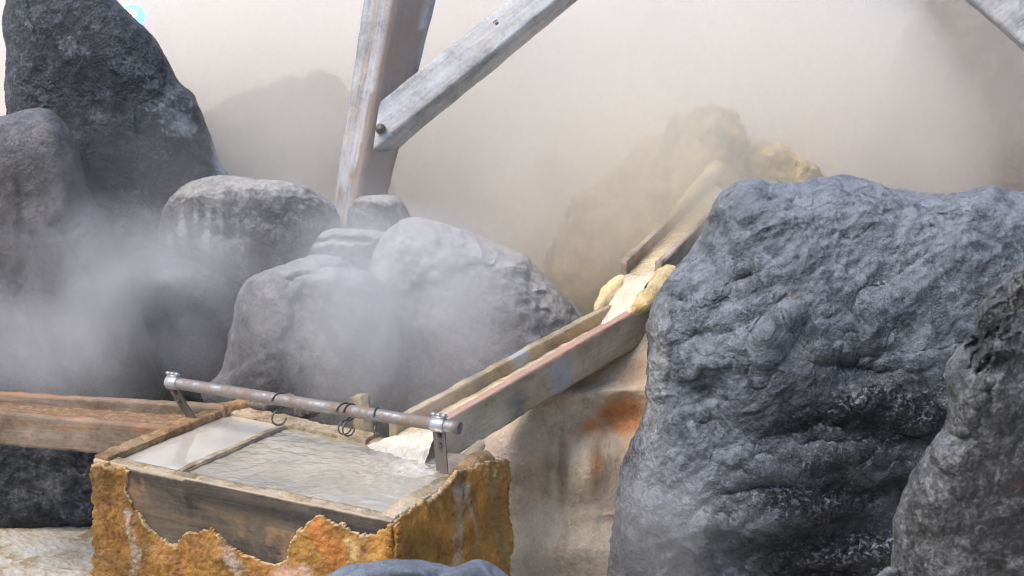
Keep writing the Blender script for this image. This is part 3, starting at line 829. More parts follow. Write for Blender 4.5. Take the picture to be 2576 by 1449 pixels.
# rim crusts (lumpy scale along the top edges)
M['rim_crust'] = crust_mat("rim_scale", (.36, .28, .18), (.17, .11, .055), (.52, .45, .34))
M['rust_crust'] = crust_mat("rust_scale", (.30, .18, .085), (.16, .08, .03), (.45, .34, .21))
def rim(name, a, b, inward, w, z0, h, mat, seed, out=.004, amp=.010):
    c = []
    for z in (z0, z0 + h):
        c += [a - inward * out + ZV * z, b - inward * out + ZV * z, b + inward * w + ZV * z, a + inward * w + ZV * z]
    return rough_box(name, c, mat, tank, cell=.006, amp=amp, freq=20, seed=seed, lump=.003, lumpf=38, octv=5)
rim("rim_crust", Lc + UF * .03, Fc - UF * .02, IN_F, .038, ZR - .012, .012, M['rim_crust'], 51, out=-.010, amp=.007)
rim("rim_crust", Lc + UL * .01, Bc, IN_L, .05, ZR - .014, .024, M['rust_crust'], 52)
rim("rim_crust", Fc + UR * .02, Rc - UR * .06, IN_R, .055, ZR - .014, .018, M['rim_crust'], 53, out=-.004)
rim("rim_crust", Bc, Rc - UB * .44, IN_B, .06, ZR - .02, .02, M['rim_crust'], 54)
rim("rim_crust", D0, D1, -dn, .022, ZR - .014, .008, M['rim_crust'], 55, out=0, amp=.006)

# thick crust on the faces
def inside(q, poly):
    x, y = q[:, 0], q[:, 1]
    r = np.zeros(len(q), bool)
    j = len(poly) - 1
    for i in range(len(poly)):
        xi, yi = poly[i]; xj, yj = poly[j]
        c = ((yi > y) != (yj > y)) & (x < (xj - xi) * (y - yi) / (yj - yi + 1e-12) + xi)
        r ^= c
        j = i
    return r

def crust(name, org, u, n, outline_px, top_px, thick, mat, seed, stains, extra=None, cell=.0042, amp=.010, ntop=None):
    """a crust grown on an upright board: outline and stains surveyed on the board's plane"""
    def uv(p):
        w = at_plane(p[0], p[1], org + n * thick * .6, n)
        return (float(np.dot(w - org, u)), float(w[2]))
    poly = [uv(p) for p in outline_px]
    topl = [uv(p) for p in top_px]
    pu = np.array(poly)
    u0, z0 = pu.min(0) - .02; u1, z1 = pu.max(0) + .02
    nu, nz = int((u1 - u0) / cell), int((z1 - z0) / cell)
    U, Zm = np.meshgrid(np.linspace(u0, u1, nu + 1), np.linspace(z0, z1, nz + 1), indexing='ij')
    q = np.stack([U.ravel(), Zm.ravel()], 1)
    q3 = np.stack([q[:, 0], q[:, 1], q[:, 0] * 0 + seed], 1)
    jig = np.stack([fbm(q3 * 40, 3, seed), fbm(q3 * 40 + 7, 3, seed + 1)], 1) * .010
    ins = inside(q + jig, poly)
    dtop = seg_dist(q + jig * .6, topl)
    h = thick * (0.35 + 0.65 * sstep(0, .07, dtop + .02 * fbm(q3 * 25, 3, seed + 6))) + amp * fbm(q3 * np.array([12, 12, 1]), 4, seed + 2) + .0045 * (0.55 - worley(q3 * np.array([60, 60, 1]) + .5 * vnoise(q3 * 30, 5)[:, None], seed)) + .003 * fbm(q3 * 90, 3, seed + 4)
    if extra is not None: h = h + extra(q)
    h = np.maximum(h, .006)
    ids = np.arange(len(q)).reshape(nu + 1, nz + 1)
    I = ins.reshape(nu + 1, nz + 1)
    cellin = I[:-1, :-1] & I[1:, :-1] & I[1:, 1:] & I[:-1, 1:]
    quads = np.stack([ids[:-1, :-1], ids[1:, :-1], ids[1:, 1:], ids[:-1, 1:]], -1)[cellin]
    # skirt
    from collections import Counter
    ed = Counter()
    E_ = {}
    for a, b, c, d in quads:
        for s, t in ((a, b), (b, c), (c, d), (d, a)):
            k = (min(s, t), max(s, t)); ed[k] += 1; E_[k] = (s, t)
    used = np.unique(quads)
    remap = -np.ones(len(q), int); remap[used] = np.arange(len(used))
    W = org + np.outer(q[used, 0], u) + np.outer(q[used, 1], ZV) - org * np.array([0, 0, 1]) 
    V = W + np.outer(h[used], n)
    faces = [tuple(remap[list(f)]) for f in quads]
    back, Bv, Bsrc = {}, [], []
    def bk(i):
        if i not in back:
            back[i] = len(V) + len(Bv)
            Bv.append(W[remap[i]] - n * .004); Bsrc.append(i)
        return back[i]
    for k, cnt in ed.items():
        if cnt == 1:
            s, t = E_[k]
            faces.append((remap[t], remap[s], bk(s), bk(t)))
    V = np.concatenate([V, np.array(Bv)])
    src = np.concatenate([used, np.array(Bsrc, int)])
    qq = q[src]
    tint = np.zeros((len(V), 4)); tint[:, :3] = (.5, .4, .28)
    pq = []
    for (sx, sy, ex, ey, w, colr, st) in stains:     # streaks: a line on the face with a width
        a = np.exp(-(seg_dist(qq + jig[src] * 1.5, [uv((sx, sy)), uv((ex, ey))]) / w) ** 2) * st
        m_ = a > tint[:, 3]
        tint[m_, :3] = colr
        tint[:, 3] = np.maximum(tint[:, 3], a)
    e = np.exp(-(dtop[src] / (.004 + .009 * np.clip(.5 + fbm(np.stack([qq[:, 0] * 30, qq[:, 1] * 30, qq[:, 0] * 0], 1), 3, seed + 9), 0, 1))) ** 2) * .62
    m_ = e > tint[:, 3]
    tint[m_, :3] = (.5, .37, .21)
    tint[:, 3] = np.maximum(tint[:, 3], e)
    F = np.array(faces, dtype=np.int32)
    nv = normals(V, F)
    if np.dot(nv[len(used)//2], n) < 0: F = F[:, ::-1].copy()
    return link_mesh(name, V, F, mat, tank, True, tint)

M['orange_crust'] = crust_mat("orange_scale", (.33, .155, .028), (.16, .06, .012), (.44, .235, .055), .38, .85)
ftop = [(306,1172),(318,1190),(310,1238),(330,1270),(352,1302),(374,1332),(396,1350),(418,1364),(438,1377),(442,1360),(456,1346),(500,1342),(526,1324),(545,1347),(576,1376),(612,1396),(652,1412),(690,1420),(716,1412),(722,1395),(724,1372),(738,1345),(765,1318),(792,1297),(812,1302),(832,1316),(862,1322),(900,1350),(936,1346),(962,1330),(985,1322),(1003,1312)]
crust("front_crust", Lc, UF, NF, [(232,1160),(262,1164)] + ftop + [(1010,1500),(1000,1900),(600,1900),(265,1900),(240,1600)], ftop, .022, M['orange_crust'], 61,
      [(322,1290,352,1400,.022,(.36,.31,.26),.55),(352,1380,340,1460,.026,(.38,.33,.28),.55),(250,1180,262,1460,.014,(.2,.13,.05),.5),(560,1370,600,1430,.03,(.4,.32,.26),.6),(690,1440,780,1440,.04,(.42,.26,.2),.5),(790,1330,850,1400,.05,(.42,.14,.03),.6),(880,1370,920,1440,.03,(.45,.28,.1),.7),(240,1165,300,1175,.012,(.45,.3,.14),.7)])
rtop = [(985,1322),(1010,1308),(1030,1290),(1064,1264),(1068,1244),(1084,1262),(1100,1250),(1112,1234),(1128,1222),(1140,1206),(1150,1192),(1180,1180),(1215,1160),(1250,1150)]
def ripples(q):
    e = sstep(.40, .50, q[:, 0])
    return e * (.018 + .0022 * np.sin(q[:, 1] * 300 + 9 * np.sin(q[:, 0] * 14) + 3 * np.sin(q[:, 1] * 31)) + .008 * np.sin(q[:, 1] * 23 + 1))
crust("side_crust", Fc, UR, NR, rtop + [(1262,1150),(1268,1300),(1268,1900),(975,1900),(975,1500)], rtop, .022, M['orange_crust'], 62,
      [(1150,1230,1140,1440,.034,(.34,.29,.22),.55),(1165,1220,1190,1330,.022,(.36,.32,.26),.5),(1220,1180,1250,1400,.05,(.24,.15,.05),.75),(1180,1240,1200,1440,.03,(.24,.17,.06),.5),(1236,1170,1240,1300,.03,(.36,.18,.04),.6)], extra=ripples)
# upper knob of scale over the right corner

def lump(name, pts, r, mat, parent, seed, amp=.35, seg=26, tint=None):
    pts = spline(pts, 10, closed=False)
    rr = np.asarray(r, float) if not np.isscalar(r) else np.full(2, r)
    rr = np.interp(np.linspace(0, 1, len(pts)), np.linspace(0, 1, len(rr)), rr)
    e = np.linspace(0, 1, len(pts)); rr = rr * np.sqrt(np.clip(1 - np.abs(2 * e - 1) ** 6, .02, 1))
    v, f = tube_geo(pts, 1, seg, rr)
    v = np.array(v)
    axis = np.repeat(pts, seg, 0)
    d = v - axis
    k = 1 + amp * fbm(v * 22, 4, seed) + amp * .5 * (0.5 - worley(v * 45, seed))
    v = axis + d * k[:, None]
    return link_mesh(name, v, f, mat, parent)
lump("corner_crust", [at(1135,1200,Z=.6), at(1190,1172,Z=.605), at(1236,1158,Z=.60)], (.022, .034, .03), M['rust_crust'], tank, 70)
lump("corner_crust", [at(560,1040,Z=.6), at(585,1025,Z=.605), at(640,1022,Z=.6)], (.02, .026, .018), M['rust_crust'], tank, 71)

# water in the tank
def water_sheet(name, quad, z, mat, nx=40, ny=40, wave=None, foam=None):
    q = [np.array([p[0], p[1], z]) for p in quad]
    U, Vv = np.meshgrid(np.linspace(0, 1, nx + 1), np.linspace(0, 1, ny + 1), indexing='ij')
    P = (q[0][None] * ((1-U)*(1-Vv)).ravel()[:, None] + q[1][None] * (U*(1-Vv)).ravel()[:, None] + q[2][None] * (U*Vv).ravel()[:, None] + q[3][None] * ((1-U)*Vv).ravel()[:, None])
    if wave is not None: P[:, 2] += wave(P)
    ids = np.arange((nx+1)*(ny+1)).reshape(nx+1, ny+1)
    f = np.stack([ids[:-1, :-1], ids[1:, :-1], ids[1:, 1:], ids[:-1, 1:]], -1).reshape(-1, 4)
    t = None
    if foam is not None:
        t = np.ones((len(P), 4)); t[:, 3] = foam(P)
    else:
        t = np.zeros((len(P), 4))
    return link_mesh(name, P, f.astype(np.int32), mat, tint=t)
M['calm_water'] = water_mat("calm_milky_water", (.84, .775, .66), .5, .015, (6, 6, 6), .05, .004)
M['ripple_water'] = water_mat("rippled_milky_water", (.62, .555, .44), .56, .03, (20, 34, 30), .42, .010, -.45, 0.1)
ctr = at(1040,1175,Z=.585)
def wave(P):
    d = np.linalg.norm(P[:, :2] - ctr[:2], axis=1)
    s = (P - Lc) @ UF; t = (P - Lc) @ np.array([-UF[1], UF[0], 0])
    rr_ = np.stack([s, t, s * 0], 1); wv = vnoise(rr_ * 3.0, 71); q = np.stack([s * 17 + wv * 2.5, t * 36 + wv * 4 - s * 9, s * 0], 1)
    a = np.exp(-d / .5)
    return .0028 * fbm(q, 3, 80) + a * (.0007 * np.sin(d * 150 + 3 * vnoise(P * 9, 3)) ) + .004 * np.exp(-d / .1) * fbm(P * 60, 3, 81) + .0012 * fbm(P * 70, 3, 82)
tag(water_sheet("rippled_water", [D0 + IN_F*.02, Fc + IN_F*.03 + IN_R*.02, Rc + IN_B*.03 + IN_R*.02, D1 + IN_B*.02], ZR - .016, M['ripple_water'], 230, 170, wave, lambda P: .75 * np.exp(-(np.linalg.norm(P[:, :2] - ctr[:2], axis=1) / .14) ** 2)), kind="structure")
tag(water_sheet("calm_water", [Lc + IN_F*.03 + IN_L*.03, D0 + IN_F*.03 - UF*.002, D1 + IN_B*.02, Bc + IN_B*.03 + IN_L*.02], ZR - .012, M['calm_water'], 20, 20), kind="structure")

# ------------------------------------------------------------------ pipe rail with its brackets
M['pipe'] = metal_mat("galvanised_pipe", (.27, .275, .28), (.20, .115, .06), .72, .5)
M['clamp'] = metal_mat("bright_clamp", (.40, .41, .42), (.25, .17, .1), .35, .42)
M['strap'] = metal_mat("dull_strap", (.16, .15, .14), (.16, .11, .075), .7, .5)
M['wire'] = metal_mat("hook_wire", (.14, .14, .145), (.08, .06, .05), .4, .4)
PZ = .735
PA, PB = at(424,961,Z=PZ), at(1157,1077,Z=PZ)
PD = (PB - PA) / np.linalg.norm(PB - PA)
rail = thing("pipe_rail", (PA + PB) / 2 - ZV * .13)
tag(rail, "thin rusty metal pipe clamped between two straps above the tank water", "pipe rail")
PR = .0195
def pipe_geo():
    outer = [PA + (PB - PA) * k for k in np.linspace(0, 1, 40)]
    v, f = tube_geo(outer, PR, 28)
    f = f[:-1]                                          # open near end with a bored hole
    n = len(v)
    rim_ = [np.array(x) for x in v[-28:]]
    v2 = [PB + (x - PB) * .78 for x in rim_] + [PB - PD * .06 + (x - PB) * .78 for x in rim_]
    v = list(v) + v2
    for q in range(28):
        q2 = (q + 1) % 28
        f.append((n-28+q, n-28+q2, n+q2, n+q)); f.append((n+q, n+q2, n+28+q2, n+28+q))
    f.append(tuple(n + 28 + q for q in range(28)))
    return v, f
link_mesh("pipe", *pipe_geo(), M['pipe'], rail)
def bracket(px, base_px, base_py, bend):
    """one saddle clamp round the pipe, its hinge barrel, the strap below and two bolts"""
    t = np.dot(at(px, 961 + (px-424) * 116 / 733, Z=PZ) - PA, PD)
    c = PA + PD * t
    band = [c + PD * k for k in (-.022, -.020, .020, .022)]
    cl = link_mesh("clamp", *tube_geo(band, PR + .0028, 28, [PR + .0015, PR + .003, PR + .003, PR + .0015]), M['clamp'], rail)
    bar_c = c + ZV * (PR + .011)
    parts = [tube_geo([bar_c + PD * a, bar_c + PD * b], .0065, 14) for a, b in ((-.024, -.009), (-.008, .008), (.009, .024))]
    parts.append(tube_geo([bar_c - PD * .028, bar_c + PD * .028], .0035, 10))
    lugs = []
    sd = np.cross(PD, ZV)
    v, f = hexa_grid(bar(c + ZV * (PR + .008) - PD * .018, c + ZV * (PR + .008) + PD * .018, .012, .012), (1, 1, 1))
    parts.append((v, [tuple(x) for x in f]))
    link_mesh("hinge_pin", *merge(parts), M['clamp'], cl)
    base = at(base_px, base_py, Z=ZR - .01)
    top = c - ZV * (PR - .002)
    pts = spline([top, top + (base - top) * .35 + PD * bend[0], top + (base - top) * .7 + PD * bend[1], base], 10, closed=False)
    v, f = [], []
    nrm = sd
    for k, p in enumerate(pts):
        w = .0205 - .002 * k / len(pts)
        for a, b in ((-1, -1), (1, -1), (1, 1), (-1, 1)):
            v.append(p + PD * w * a + nrm * .003 * b)
    for k in range(len(pts) - 1):
        for q in range(4):
            q2 = (q + 1) % 4
            f.append((k*4+q, k*4+q2, k*4+4+q2, k*4+4+q))
    f += [(3, 2, 1, 0), tuple(len(v) - 4 + q for q in range(4))]
    st = link_mesh("strap", v, f, M['strap'], rail, smooth=False)
    side = -1 if sd[1] > 0 else 1
    for fr in (.14, .36):
        p = pts[int(fr * (len(pts) - 1))]
        link_mesh("bolt", *merge([tube_geo([p + nrm * side * .002, p + nrm * side * .010], .0085, 6), tube_geo([p + nrm * side * .0095, p + nrm * side * .016], .0045, 10)]), M['strap'], st, smooth=False)
bracket(436, 487, 1066, (-.002, .004))
bracket(1104, 1113, 1186, (.0, .0))

# S-hooks
def s_hook(px, turn, r_top, r_bot, swing, label, wire=.0027, dz=0):
    t = np.dot(at(px, 961 + (px-424) * 116 / 733, Z=PZ) - PA, PD)
    c = PA + PD * t
    side = np.cross(PD, ZV); side /= np.linalg.norm(side)
    if side[1] > 0: side = -side                        # towards the viewer
    ca, sa = math.cos(turn), math.sin(turn)
    H = PD * sa + side * ca                             # horizontal direction in the hook's own plane
    top_c = c + ZV * (PR + wire - r_top)
    pts = []
    for a in np.linspace(math.radians(-100), math.radians(170), 26):     # over the pipe
        pts.append(top_c + H * (-r_top * math.cos(a)) * -1 * -1 + ZV * r_top * math.sin(a))
    pts = pts[::-1]
    # pts now ends under the pipe; continue into the lower bowl, curling the other way
    end = top_c + ZV * (-r_top) 
    lc = end - ZV * r_bot + H * swing
    for a in np.linspace(math.radians(95), math.radians(-165), 26):
        pts.append(lc + H * r_bot * math.cos(a) + ZV * r_bot * math.sin(a))
    pts = spline(pts, 3, closed=False)
    o = thing("s_hook", c)
    link_mesh("hook_wire", *tube_geo(pts, wire, 10), M['wire'], o)
    tag(o, label, "hook", "s hooks on the metal pipe")
s_hook(703, -.5, .028, .025, .004, "thin metal s hook hanging alone near the middle of the pipe")
s_hook(866, -.55, .029, .022, .0, "wire s hook with a broad loop, tangled with another, on its left side")
s_hook(880, -.35, .027, .024, .006, "wire s hook tangled with another one, on its right side")
s_hook(947, .15, .026, .021, .0, "narrow s hook seen edge on, nearest the pipe's right clamp")

# ------------------------------------------------------------------ flumes
def flume(label, A0, A1, B0, B1, h, th, mat, floor, wmat, wz, wname, cap_mat=None, seed=1, group="wooden flumes feeding the tank", tintf=None):
    """two side boards with top edges A0-A1 and B0-B1, a floor between them and the water on it"""
    root = thing("wooden_flume", (np.asarray(A0) + B0) / 2 - ZV * h)
    tag(root, label, "flume", group)
    A0, A1, B0, B1 = (np.asarray(x, float) for x in (A0, A1, B0, B1))
    def side_dir(p, q):
        d = q - p; d[2] = 0
        return d / np.linalg.norm(d)
    s0 = side_dir(A0.copy(), B0.copy())
    for (p, q, s) in ((A0, A1, s0), (B0, B1, -s0)):
        c = [p - ZV*h, q - ZV*h, q + s*th - ZV*h, p + s*th - ZV*h, p, q, q + s*th, p + s*th]
        o = rough_box("side_board", c, mat, root, cell=.01, amp=.006, freq=13, seed=seed + int(s[0] > 0), tintf=tintf)
    c = [A0 + s0*(th+.002) - ZV*(h-.002), A1 + s0*(th+.002) - ZV*(h-.002), B1 - s0*(th+.002) - ZV*(h-.002), B0 - s0*(th+.002) - ZV*(h-.002)]
    c += [x + ZV * floor for x in c]
    rough_box("floor_board", c, mat, root, cell=.03, amp=.002, seed=seed + 3)
    q = [A0 + s0*(th-.004), A1 + s0*(th-.004), B1 - s0*(th-.004), B0 - s0*(th-.004)]
    q = [x - ZV * (h - wz) for x in q]
    nx, ny = 140, 26
    U, Vv = np.meshgrid(np.linspace(0, 1, nx + 1), np.linspace(0, 1, ny + 1), indexing='ij')
    P = q[0][None] * ((1-U)*(1-Vv)).ravel()[:, None] + q[1][None] * (U*(1-Vv)).ravel()[:, None] + q[2][None] * (U*Vv).ravel()[:, None] + q[3][None] * ((1-U)*Vv).ravel()[:, None]
    P[:, 2] += .006 * fbm(np.stack([U.ravel()*30, Vv.ravel()*5, U.ravel()*0], 1), 4, seed + 5)
    ids = np.arange((nx+1)*(ny+1)).reshape(nx+1, ny+1)
    f = np.stack([ids[:-1, :-1], ids[1:, :-1], ids[1:, 1:], ids[:-1, 1:]], -1).reshape(-1, 4)
    tag(link_mesh(wname, P, f.astype(np.int32), wmat), kind="structure")
    return root

M['flow_water'] = water_mat("cream_running_water", (.62, .50, .31), .08, .25, (10, 60, 10), .5, .012, .7, .4)
M['brown_water'] = water_mat("brown_overflow_water", (.29, .175, .095), .12, .08, (30, 50, 30), .35, .008, 0, .15)
A0, A1 = at(978,1056,Y=3.88), at(1530,762,Y=4.58)
B0, B1 = at(1112,1064,Y=3.74), at(1672,740,Y=4.50)
LD = (A1 - A0) / np.linalg.norm(A1 - A0)
M['flume_wood'] = wood_mat("crusted_flume_wood", (.19, .145, .09), (.36, .295, .20), (.50, .43, .31), LD, .75, .45, (.36, .24, .15), .4)
def lf_tint(v):
    t = np.zeros((len(v), 4))
    top = np.interp((v - B0) @ LD, [0, np.dot(B1 - B0, LD)], [B0[2], B1[2]])
    k = np.exp(-((v[:, 2] - top) / .012) ** 2) * .7
    t[:, :3] = (.42, .25, .19); t[:, 3] = k
    s = (v - B0) @ LD
    g_ = np.exp(-((s - .33) / .07) ** 2) * .75 * (v[:, 2] < top - .01)
    m = g_ > t[:, 3]; t[m, :3] = (.12, .13, .13); t[:, 3] = np.maximum(t[:, 3], g_ * .6)
    g_ = np.exp(-((s - .52) / .07) ** 2) * .65 * (v[:, 2] < top - .01)
    m = g_ > t[:, 3]; t[m, :3] = (.32, .34, .35); t[:, 3] = np.maximum(t[:, 3], g_)
    return t
lower = flume("long sloping wooden flume pouring cream water into the tank", A0, A1, B0, B1, .135, .03, M['flume_wood'], .03, M['flow_water'], .088, "flume_water", seed=90, tintf=lf_tint)
M['yellow_crust'] = crust_mat("yellow_scale", (.60, .47, .24), (.50, .31, .11), (.70, .60, .40))
lump("mineral_crust", [at(1500,782,Y=4.54), at(1522,758,Y=4.6), at(1545,728,Y=4.66), at(1572,700,Y=4.72)], (.018, .036, .042, .026), M['yellow_crust'], lower, 91, amp=.32)
lump("mineral_crust", [at(1580,792,Y=4.38), at(1630,756,Y=4.45), at(1668,716,Y=4.54), at(1690,680,Y=4.62)], (.016, .036, .048, .046), M['yellow_crust'], lower, 92, amp=.36)
lump("mineral_crust", [at(1130,1165,Y=3.74), at(1170,1160,Y=3.76), at(1215,1110,Y=3.8)], (.02, .026, .02), M['flume_wood'], lower, 93)
UA0, UA1 = at(1562,656,Y=4.75), at(1790,436,Y=5.75)
UB0, UB1 = at(1664,660,Y=4.62), at(1860,476,Y=5.62)
UD = (UA1 - UA0) / np.linalg.norm(UA1 - UA0)
M['upper_wood'] = wood_mat("upper_flume_wood", (.17, .13, .095), (.31, .25, .2), (.45, .38, .31), UD, .75, .55)
upper = flume("upper wooden flume coming down from the yellow mound in the steam", UA0, UA1, UB0, UB1, .105, .028, M['upper_wood'], .03, M['flow_water'], .055, "flume_water", seed=95)
lump("mineral_crust", [at(1690,540,Y=5.3), at(1740,484,Y=5.53), at(1790,436,Y=5.75), at(1815,410,Y=5.8)], (.014, .022, .034, .04), M['yellow_crust'], upper, 96)
lump("mineral_crust", [at(1666,664,Y=4.63), at(1720,606,Y=4.9), at(1790,536,Y=5.25)], (.008, .012, .012), M['upper_wood'], upper, 97)

# water dropping between the flumes and into the tank
def fall(name, top, bottom, mat, seed, sag=.25, rough=.012):
    nx, ny = 60, 40
    a0, a1 = map(np.asarray, top); b0, b1 = map(np.asarray, bottom)
    U, Vv = np.meshgrid(np.linspace(0, 1, nx + 1), np.linspace(0, 1, ny + 1), indexing='ij')
    u, w = U.ravel()[:, None], Vv.ravel()[:, None]
    ph = w
    z = w ** 1.8
    P = (a0 * (1-u) + a1 * u) * (1 - ph) + (b0 * (1-u) + b1 * u) * ph
    zt = (a0[2] * (1-u) + a1[2] * u); zb = (b0[2] * (1-u) + b1[2] * u)
    P[:, 2:3] = zt * (1 - z) + zb * z
    dirn = (b0 + b1 - a0 - a1); dirn[2] = 0; dirn /= np.linalg.norm(dirn)
    P += dirn * (rough * fbm(np.stack([U.ravel()*16, Vv.ravel()*4, U.ravel()*0], 1), 4, seed))[:, None] * sstep(0, .3, Vv.ravel())[:, None]
    P[:, 2] += rough * .6 * fbm(np.stack([U.ravel()*14, Vv.ravel()*5, U.ravel()*0+4], 1), 4, seed + 1)
    bk = P - dirn * .02 - ZV * .015
    ids = np.arange((nx+1)*(ny+1)).reshape(nx+1, ny+1)
    f = np.stack([ids[:-1, :-1], ids[1:, :-1], ids[1:, 1:], ids[:-1, 1:]], -1).reshape(-1, 4)
    return tag(link_mesh(name, P, f.astype(np.int32), mat), kind="structure")
M['smooth_water'] = water_mat("glassy_cream_water", (.68, .59, .42), .15, .06, (10, 10, 4), .3, .012, 0, .3)
M['foam_water'] = water_mat("foaming_water", (.74, .67, .52), .05, .2, (34, 34, 8), .5, .010, 0, .5)
sU = (UB0 - UA0); sU[2] = 0; sU /= np.linalg.norm(sU)
sL = (B0 - A0); sL[2] = 0; sL /= np.linalg.norm(sL)
fall("falling_water", (UA0 + sU*.026 - ZV*.048, UB0 - sU*.026 - ZV*.048), (A1 + sL*.03 - ZV*.07 - LD*.10, B1 - sL*.03 - ZV*.07 - LD*.16), M['smooth_water'], 101, rough=.006)
n0 = A0 + sL*.03 - ZV*.072; n1 = B0 - sL*.024 - ZV*.060
fall("falling_water", (n0 + LD*.02 + ZV*.022, n1 + LD*.02 + ZV*.022), (np.array([*(n0 - LD*.12 - sL*.03)[:2], ZR-.022]), np.array([*(n1 - LD*.10 + sL*.045)[:2], ZR-.022])), M['foam_water'], 102, rough=.009)

# left overflow flume
lA0, lA1 = at(-160,975,Z=.635), at(562,1016,Z=.625)
lB0, lB1 = at(-160,1024,Z=.63), at(446,1078,Z=.61)
M['left_wood'] = wood_mat("left_flume_wood", (.13, .085, .05), (.25, .185, .13), (.40, .31, .23), lA1 - lA0, .75, .6, (.34, .15, .05), .7)
flume("nearly level wooden flume carrying brown overflow water away to the left of the tank", lA0, lA1, lB0, lB1, .112, .035, M['left_wood'], .03, M['brown_water'], .076, "overflow_water", seed=110)

# ------------------------------------------------------------------ stones and stake at the tank's back rim
def stone(px, py, rx, ry, Y, seed, label, mat):
    an = np.linspace(0, 2*math.pi, 14)[:-1]
    w = 1 + .12 * np.sin(an * 3 + seed)
    rock("small_stone", [(px + rx * math.cos(a) * k, py + ry * math.sin(a) * k) for a, k in zip(an, w)], Y, .035, .04, mat, 36,
         noise=((14, .006, 4, False), (50, .002, 3, False)), seed=seed, label=label, group="stones on the back rim of the tank", cat="stone")
M['stone'] = rock_mat("rim_stone", (.14, .12, .10), (.26, .22, .19), (.42, .38, .34), 3, (.5, .8))
stone(662, 1024, 34, 17, 4.13, 3, "flat stone on the tank's back rim, leftmost of the stones there", M['stone'])
stone(722, 1002, 24, 12, 4.25, 5, "small flat stone behind the pipe, between two others on the back rim", M['stone'])
stone(772, 1030, 36, 24, 4.06, 8, "grey stone on the back rim, nearest the wooden stake", M['stone'])
a, b = at(905,993,Y=4.02), at(905,1120,Y=4.02)
stk = rough_box("wooden_stake", bar(at(893,998,Y=4.10), at(916,990,Y=3.98), .035, .16), M['flume_wood'], cell=.01, amp=.006, freq=20, seed=120)
tag(stk, "short grey wooden stake standing behind the tank beside the lower flume", "stake")

# ------------------------------------------------------------------ timber frame
def prism(name, lines, mat, parent, t0, t1, seed, cell=.02, amp=.006, tintf=None):
    """timber whose four long edges run through the given point pairs (extended by t0, t1)"""
    e = [(np.asarray(a, float), np.asarray(b, float)) for a, b in lines]
    bot = [a + (b - a) * t0 for a, b in e]
    top = [a + (b - a) * t1 for a, b in e]
    return rough_box(name, bot + top, mat, parent, cell=cell, amp=amp, freq=8, seed=seed, tintf=tintf)
# edges: left, middle (front), right, hidden back
pl = (at(1040/1.2422, 652/1.2422, Y=5.48), at(1139/1.2422, 0, Y=5.60))
pm = (at(1105/1.2422, 683/1.2422, Y=5.42), at(1229/1.2422, 0, Y=5.54))
pr = (at(1190/1.2422, 690/1.2422, Y=5.52), at(1363/1.2422, 0, Y=5.66))
pb = (pl[0] + pr[0] - pm[0], pl[1] + pr[1] - pm[1])
axis = pm[1] - pm[0]
M['white_wood'] = wood_mat("bleached_timber", (.17, .165, .165), (.40, .40, .40), (.60, .60, .605), axis, .8, .7, (.28, .16, .06), .35)
frame_root = thing("timber_frame", (pl[0] + pr[0]) / 2 - ZV * .4)
tag(frame_root, "bleached white timber post leaning right with a slanting brace bolted on, in the steam", "timber frame")
def post_tint(v):
    t = np.zeros((len(v), 4))
    ax = axis / np.linalg.norm(axis)
    h_ = (v - pm[0]) @ ax
    fn = np.cross(pr[0] - pm[0], ax); fn /= np.linalg.norm(fn)
    on = np.abs((v - pm[0]) @ fn) < .02                     # right side: browner wood, with its shade painted into the tint
    t[:, :3] = np.where(on[:, None], (.30, .235, .19), (.27, .15, .055))
    low = sstep(.42, .05, h_) * (.35 + .45 * vnoise(np.stack([v[:, 0] * 60, v[:, 1] * 60, v[:, 2] * 5], 1), 8))
    t[:, 3] = np.where(on, .75, np.clip(low, 0, 1))
    return t
post = prism("post", [pl, pm, pr, pb], M['white_wood'], frame_root, -.8, 1.5, 130, tintf=post_tint)
bt = (at(1180/1.2422, 323/1.2422, Y=5.50), at(1589/1.2422, 0, Y=5.62))
bm = (at(1161/1.2422, 472/1.2422, Y=5.44), at(1740/1.2422, 0, Y=5.56))
bb = (at(1226/1.2422, 478/1.2422, Y=5.58), at(1807/1.2422, 0, Y=5.70))
bk = (bt[0] + bb[0] - bm[0], bt[1] + bb[1] - bm[1])
M['brace_wood'] = wood_mat("bleached_brace", (.20, .195, .195), (.42, .42, .42), (.60, .60, .605), bm[1] - bm[0], .8, .7, (.3, .2, .1), .2)
br = prism("brace", [bt, bm, bb, bk], M['brace_wood'], frame_root, 0.01, 1.5, 131)
bc = at(1184/1.2422 + 4, 402/1.2422, Y=5.455)
vd = (EYE - bc) / np.linalg.norm(EYE - bc)
link_mesh("bolt", *merge([tube_geo([bc - vd*.02, bc + vd*.012], .022, 20), tube_geo([bc + vd*.012, bc + vd*.024], .011, 6)]), M['strap'], br)
for (kx, ky, kY, par) in ((1552, 74, 5.585, br), (1330, 292, 5.525, br), (1173, 72, 5.575, post)):
    kc = at(kx/1.2422, ky/1.2422, Y=kY)
    link_mesh("bolt", *merge([tube_geo([kc - vd*.03, kc + vd*.006], .017, 18), tube_geo([kc + vd*.006, kc + vd*.014], .009, 6)]), M['strap'], par)
c0, c1 = at(3010/1.2422, -18/1.2422, Y=5.0), at(3230/1.2422, 170/1.2422, Y=4.9)
dd = (c1 - c0)
off = at(2620, -60, Y=5.0) - at(2500, 60, Y=5.0)
off = off - dd * np.dot(off, dd) / np.dot(dd, dd)
off = off / np.linalg.norm(off) * .17
dk = np.array([0.02, .13, 0])
pts = [c0 - dd*1.5, c1 + dd*1.5, c1 + dd*1.5 + dk, c0 - dd*1.5 + dk]
bm2 = rough_box("timber_beam", pts + [x + off for x in pts], M['brace_wood'], cell=.02, amp=.006, freq=9, seed=133)
tag(bm2, "bleached timber beam slanting down at the top right corner", "beam")

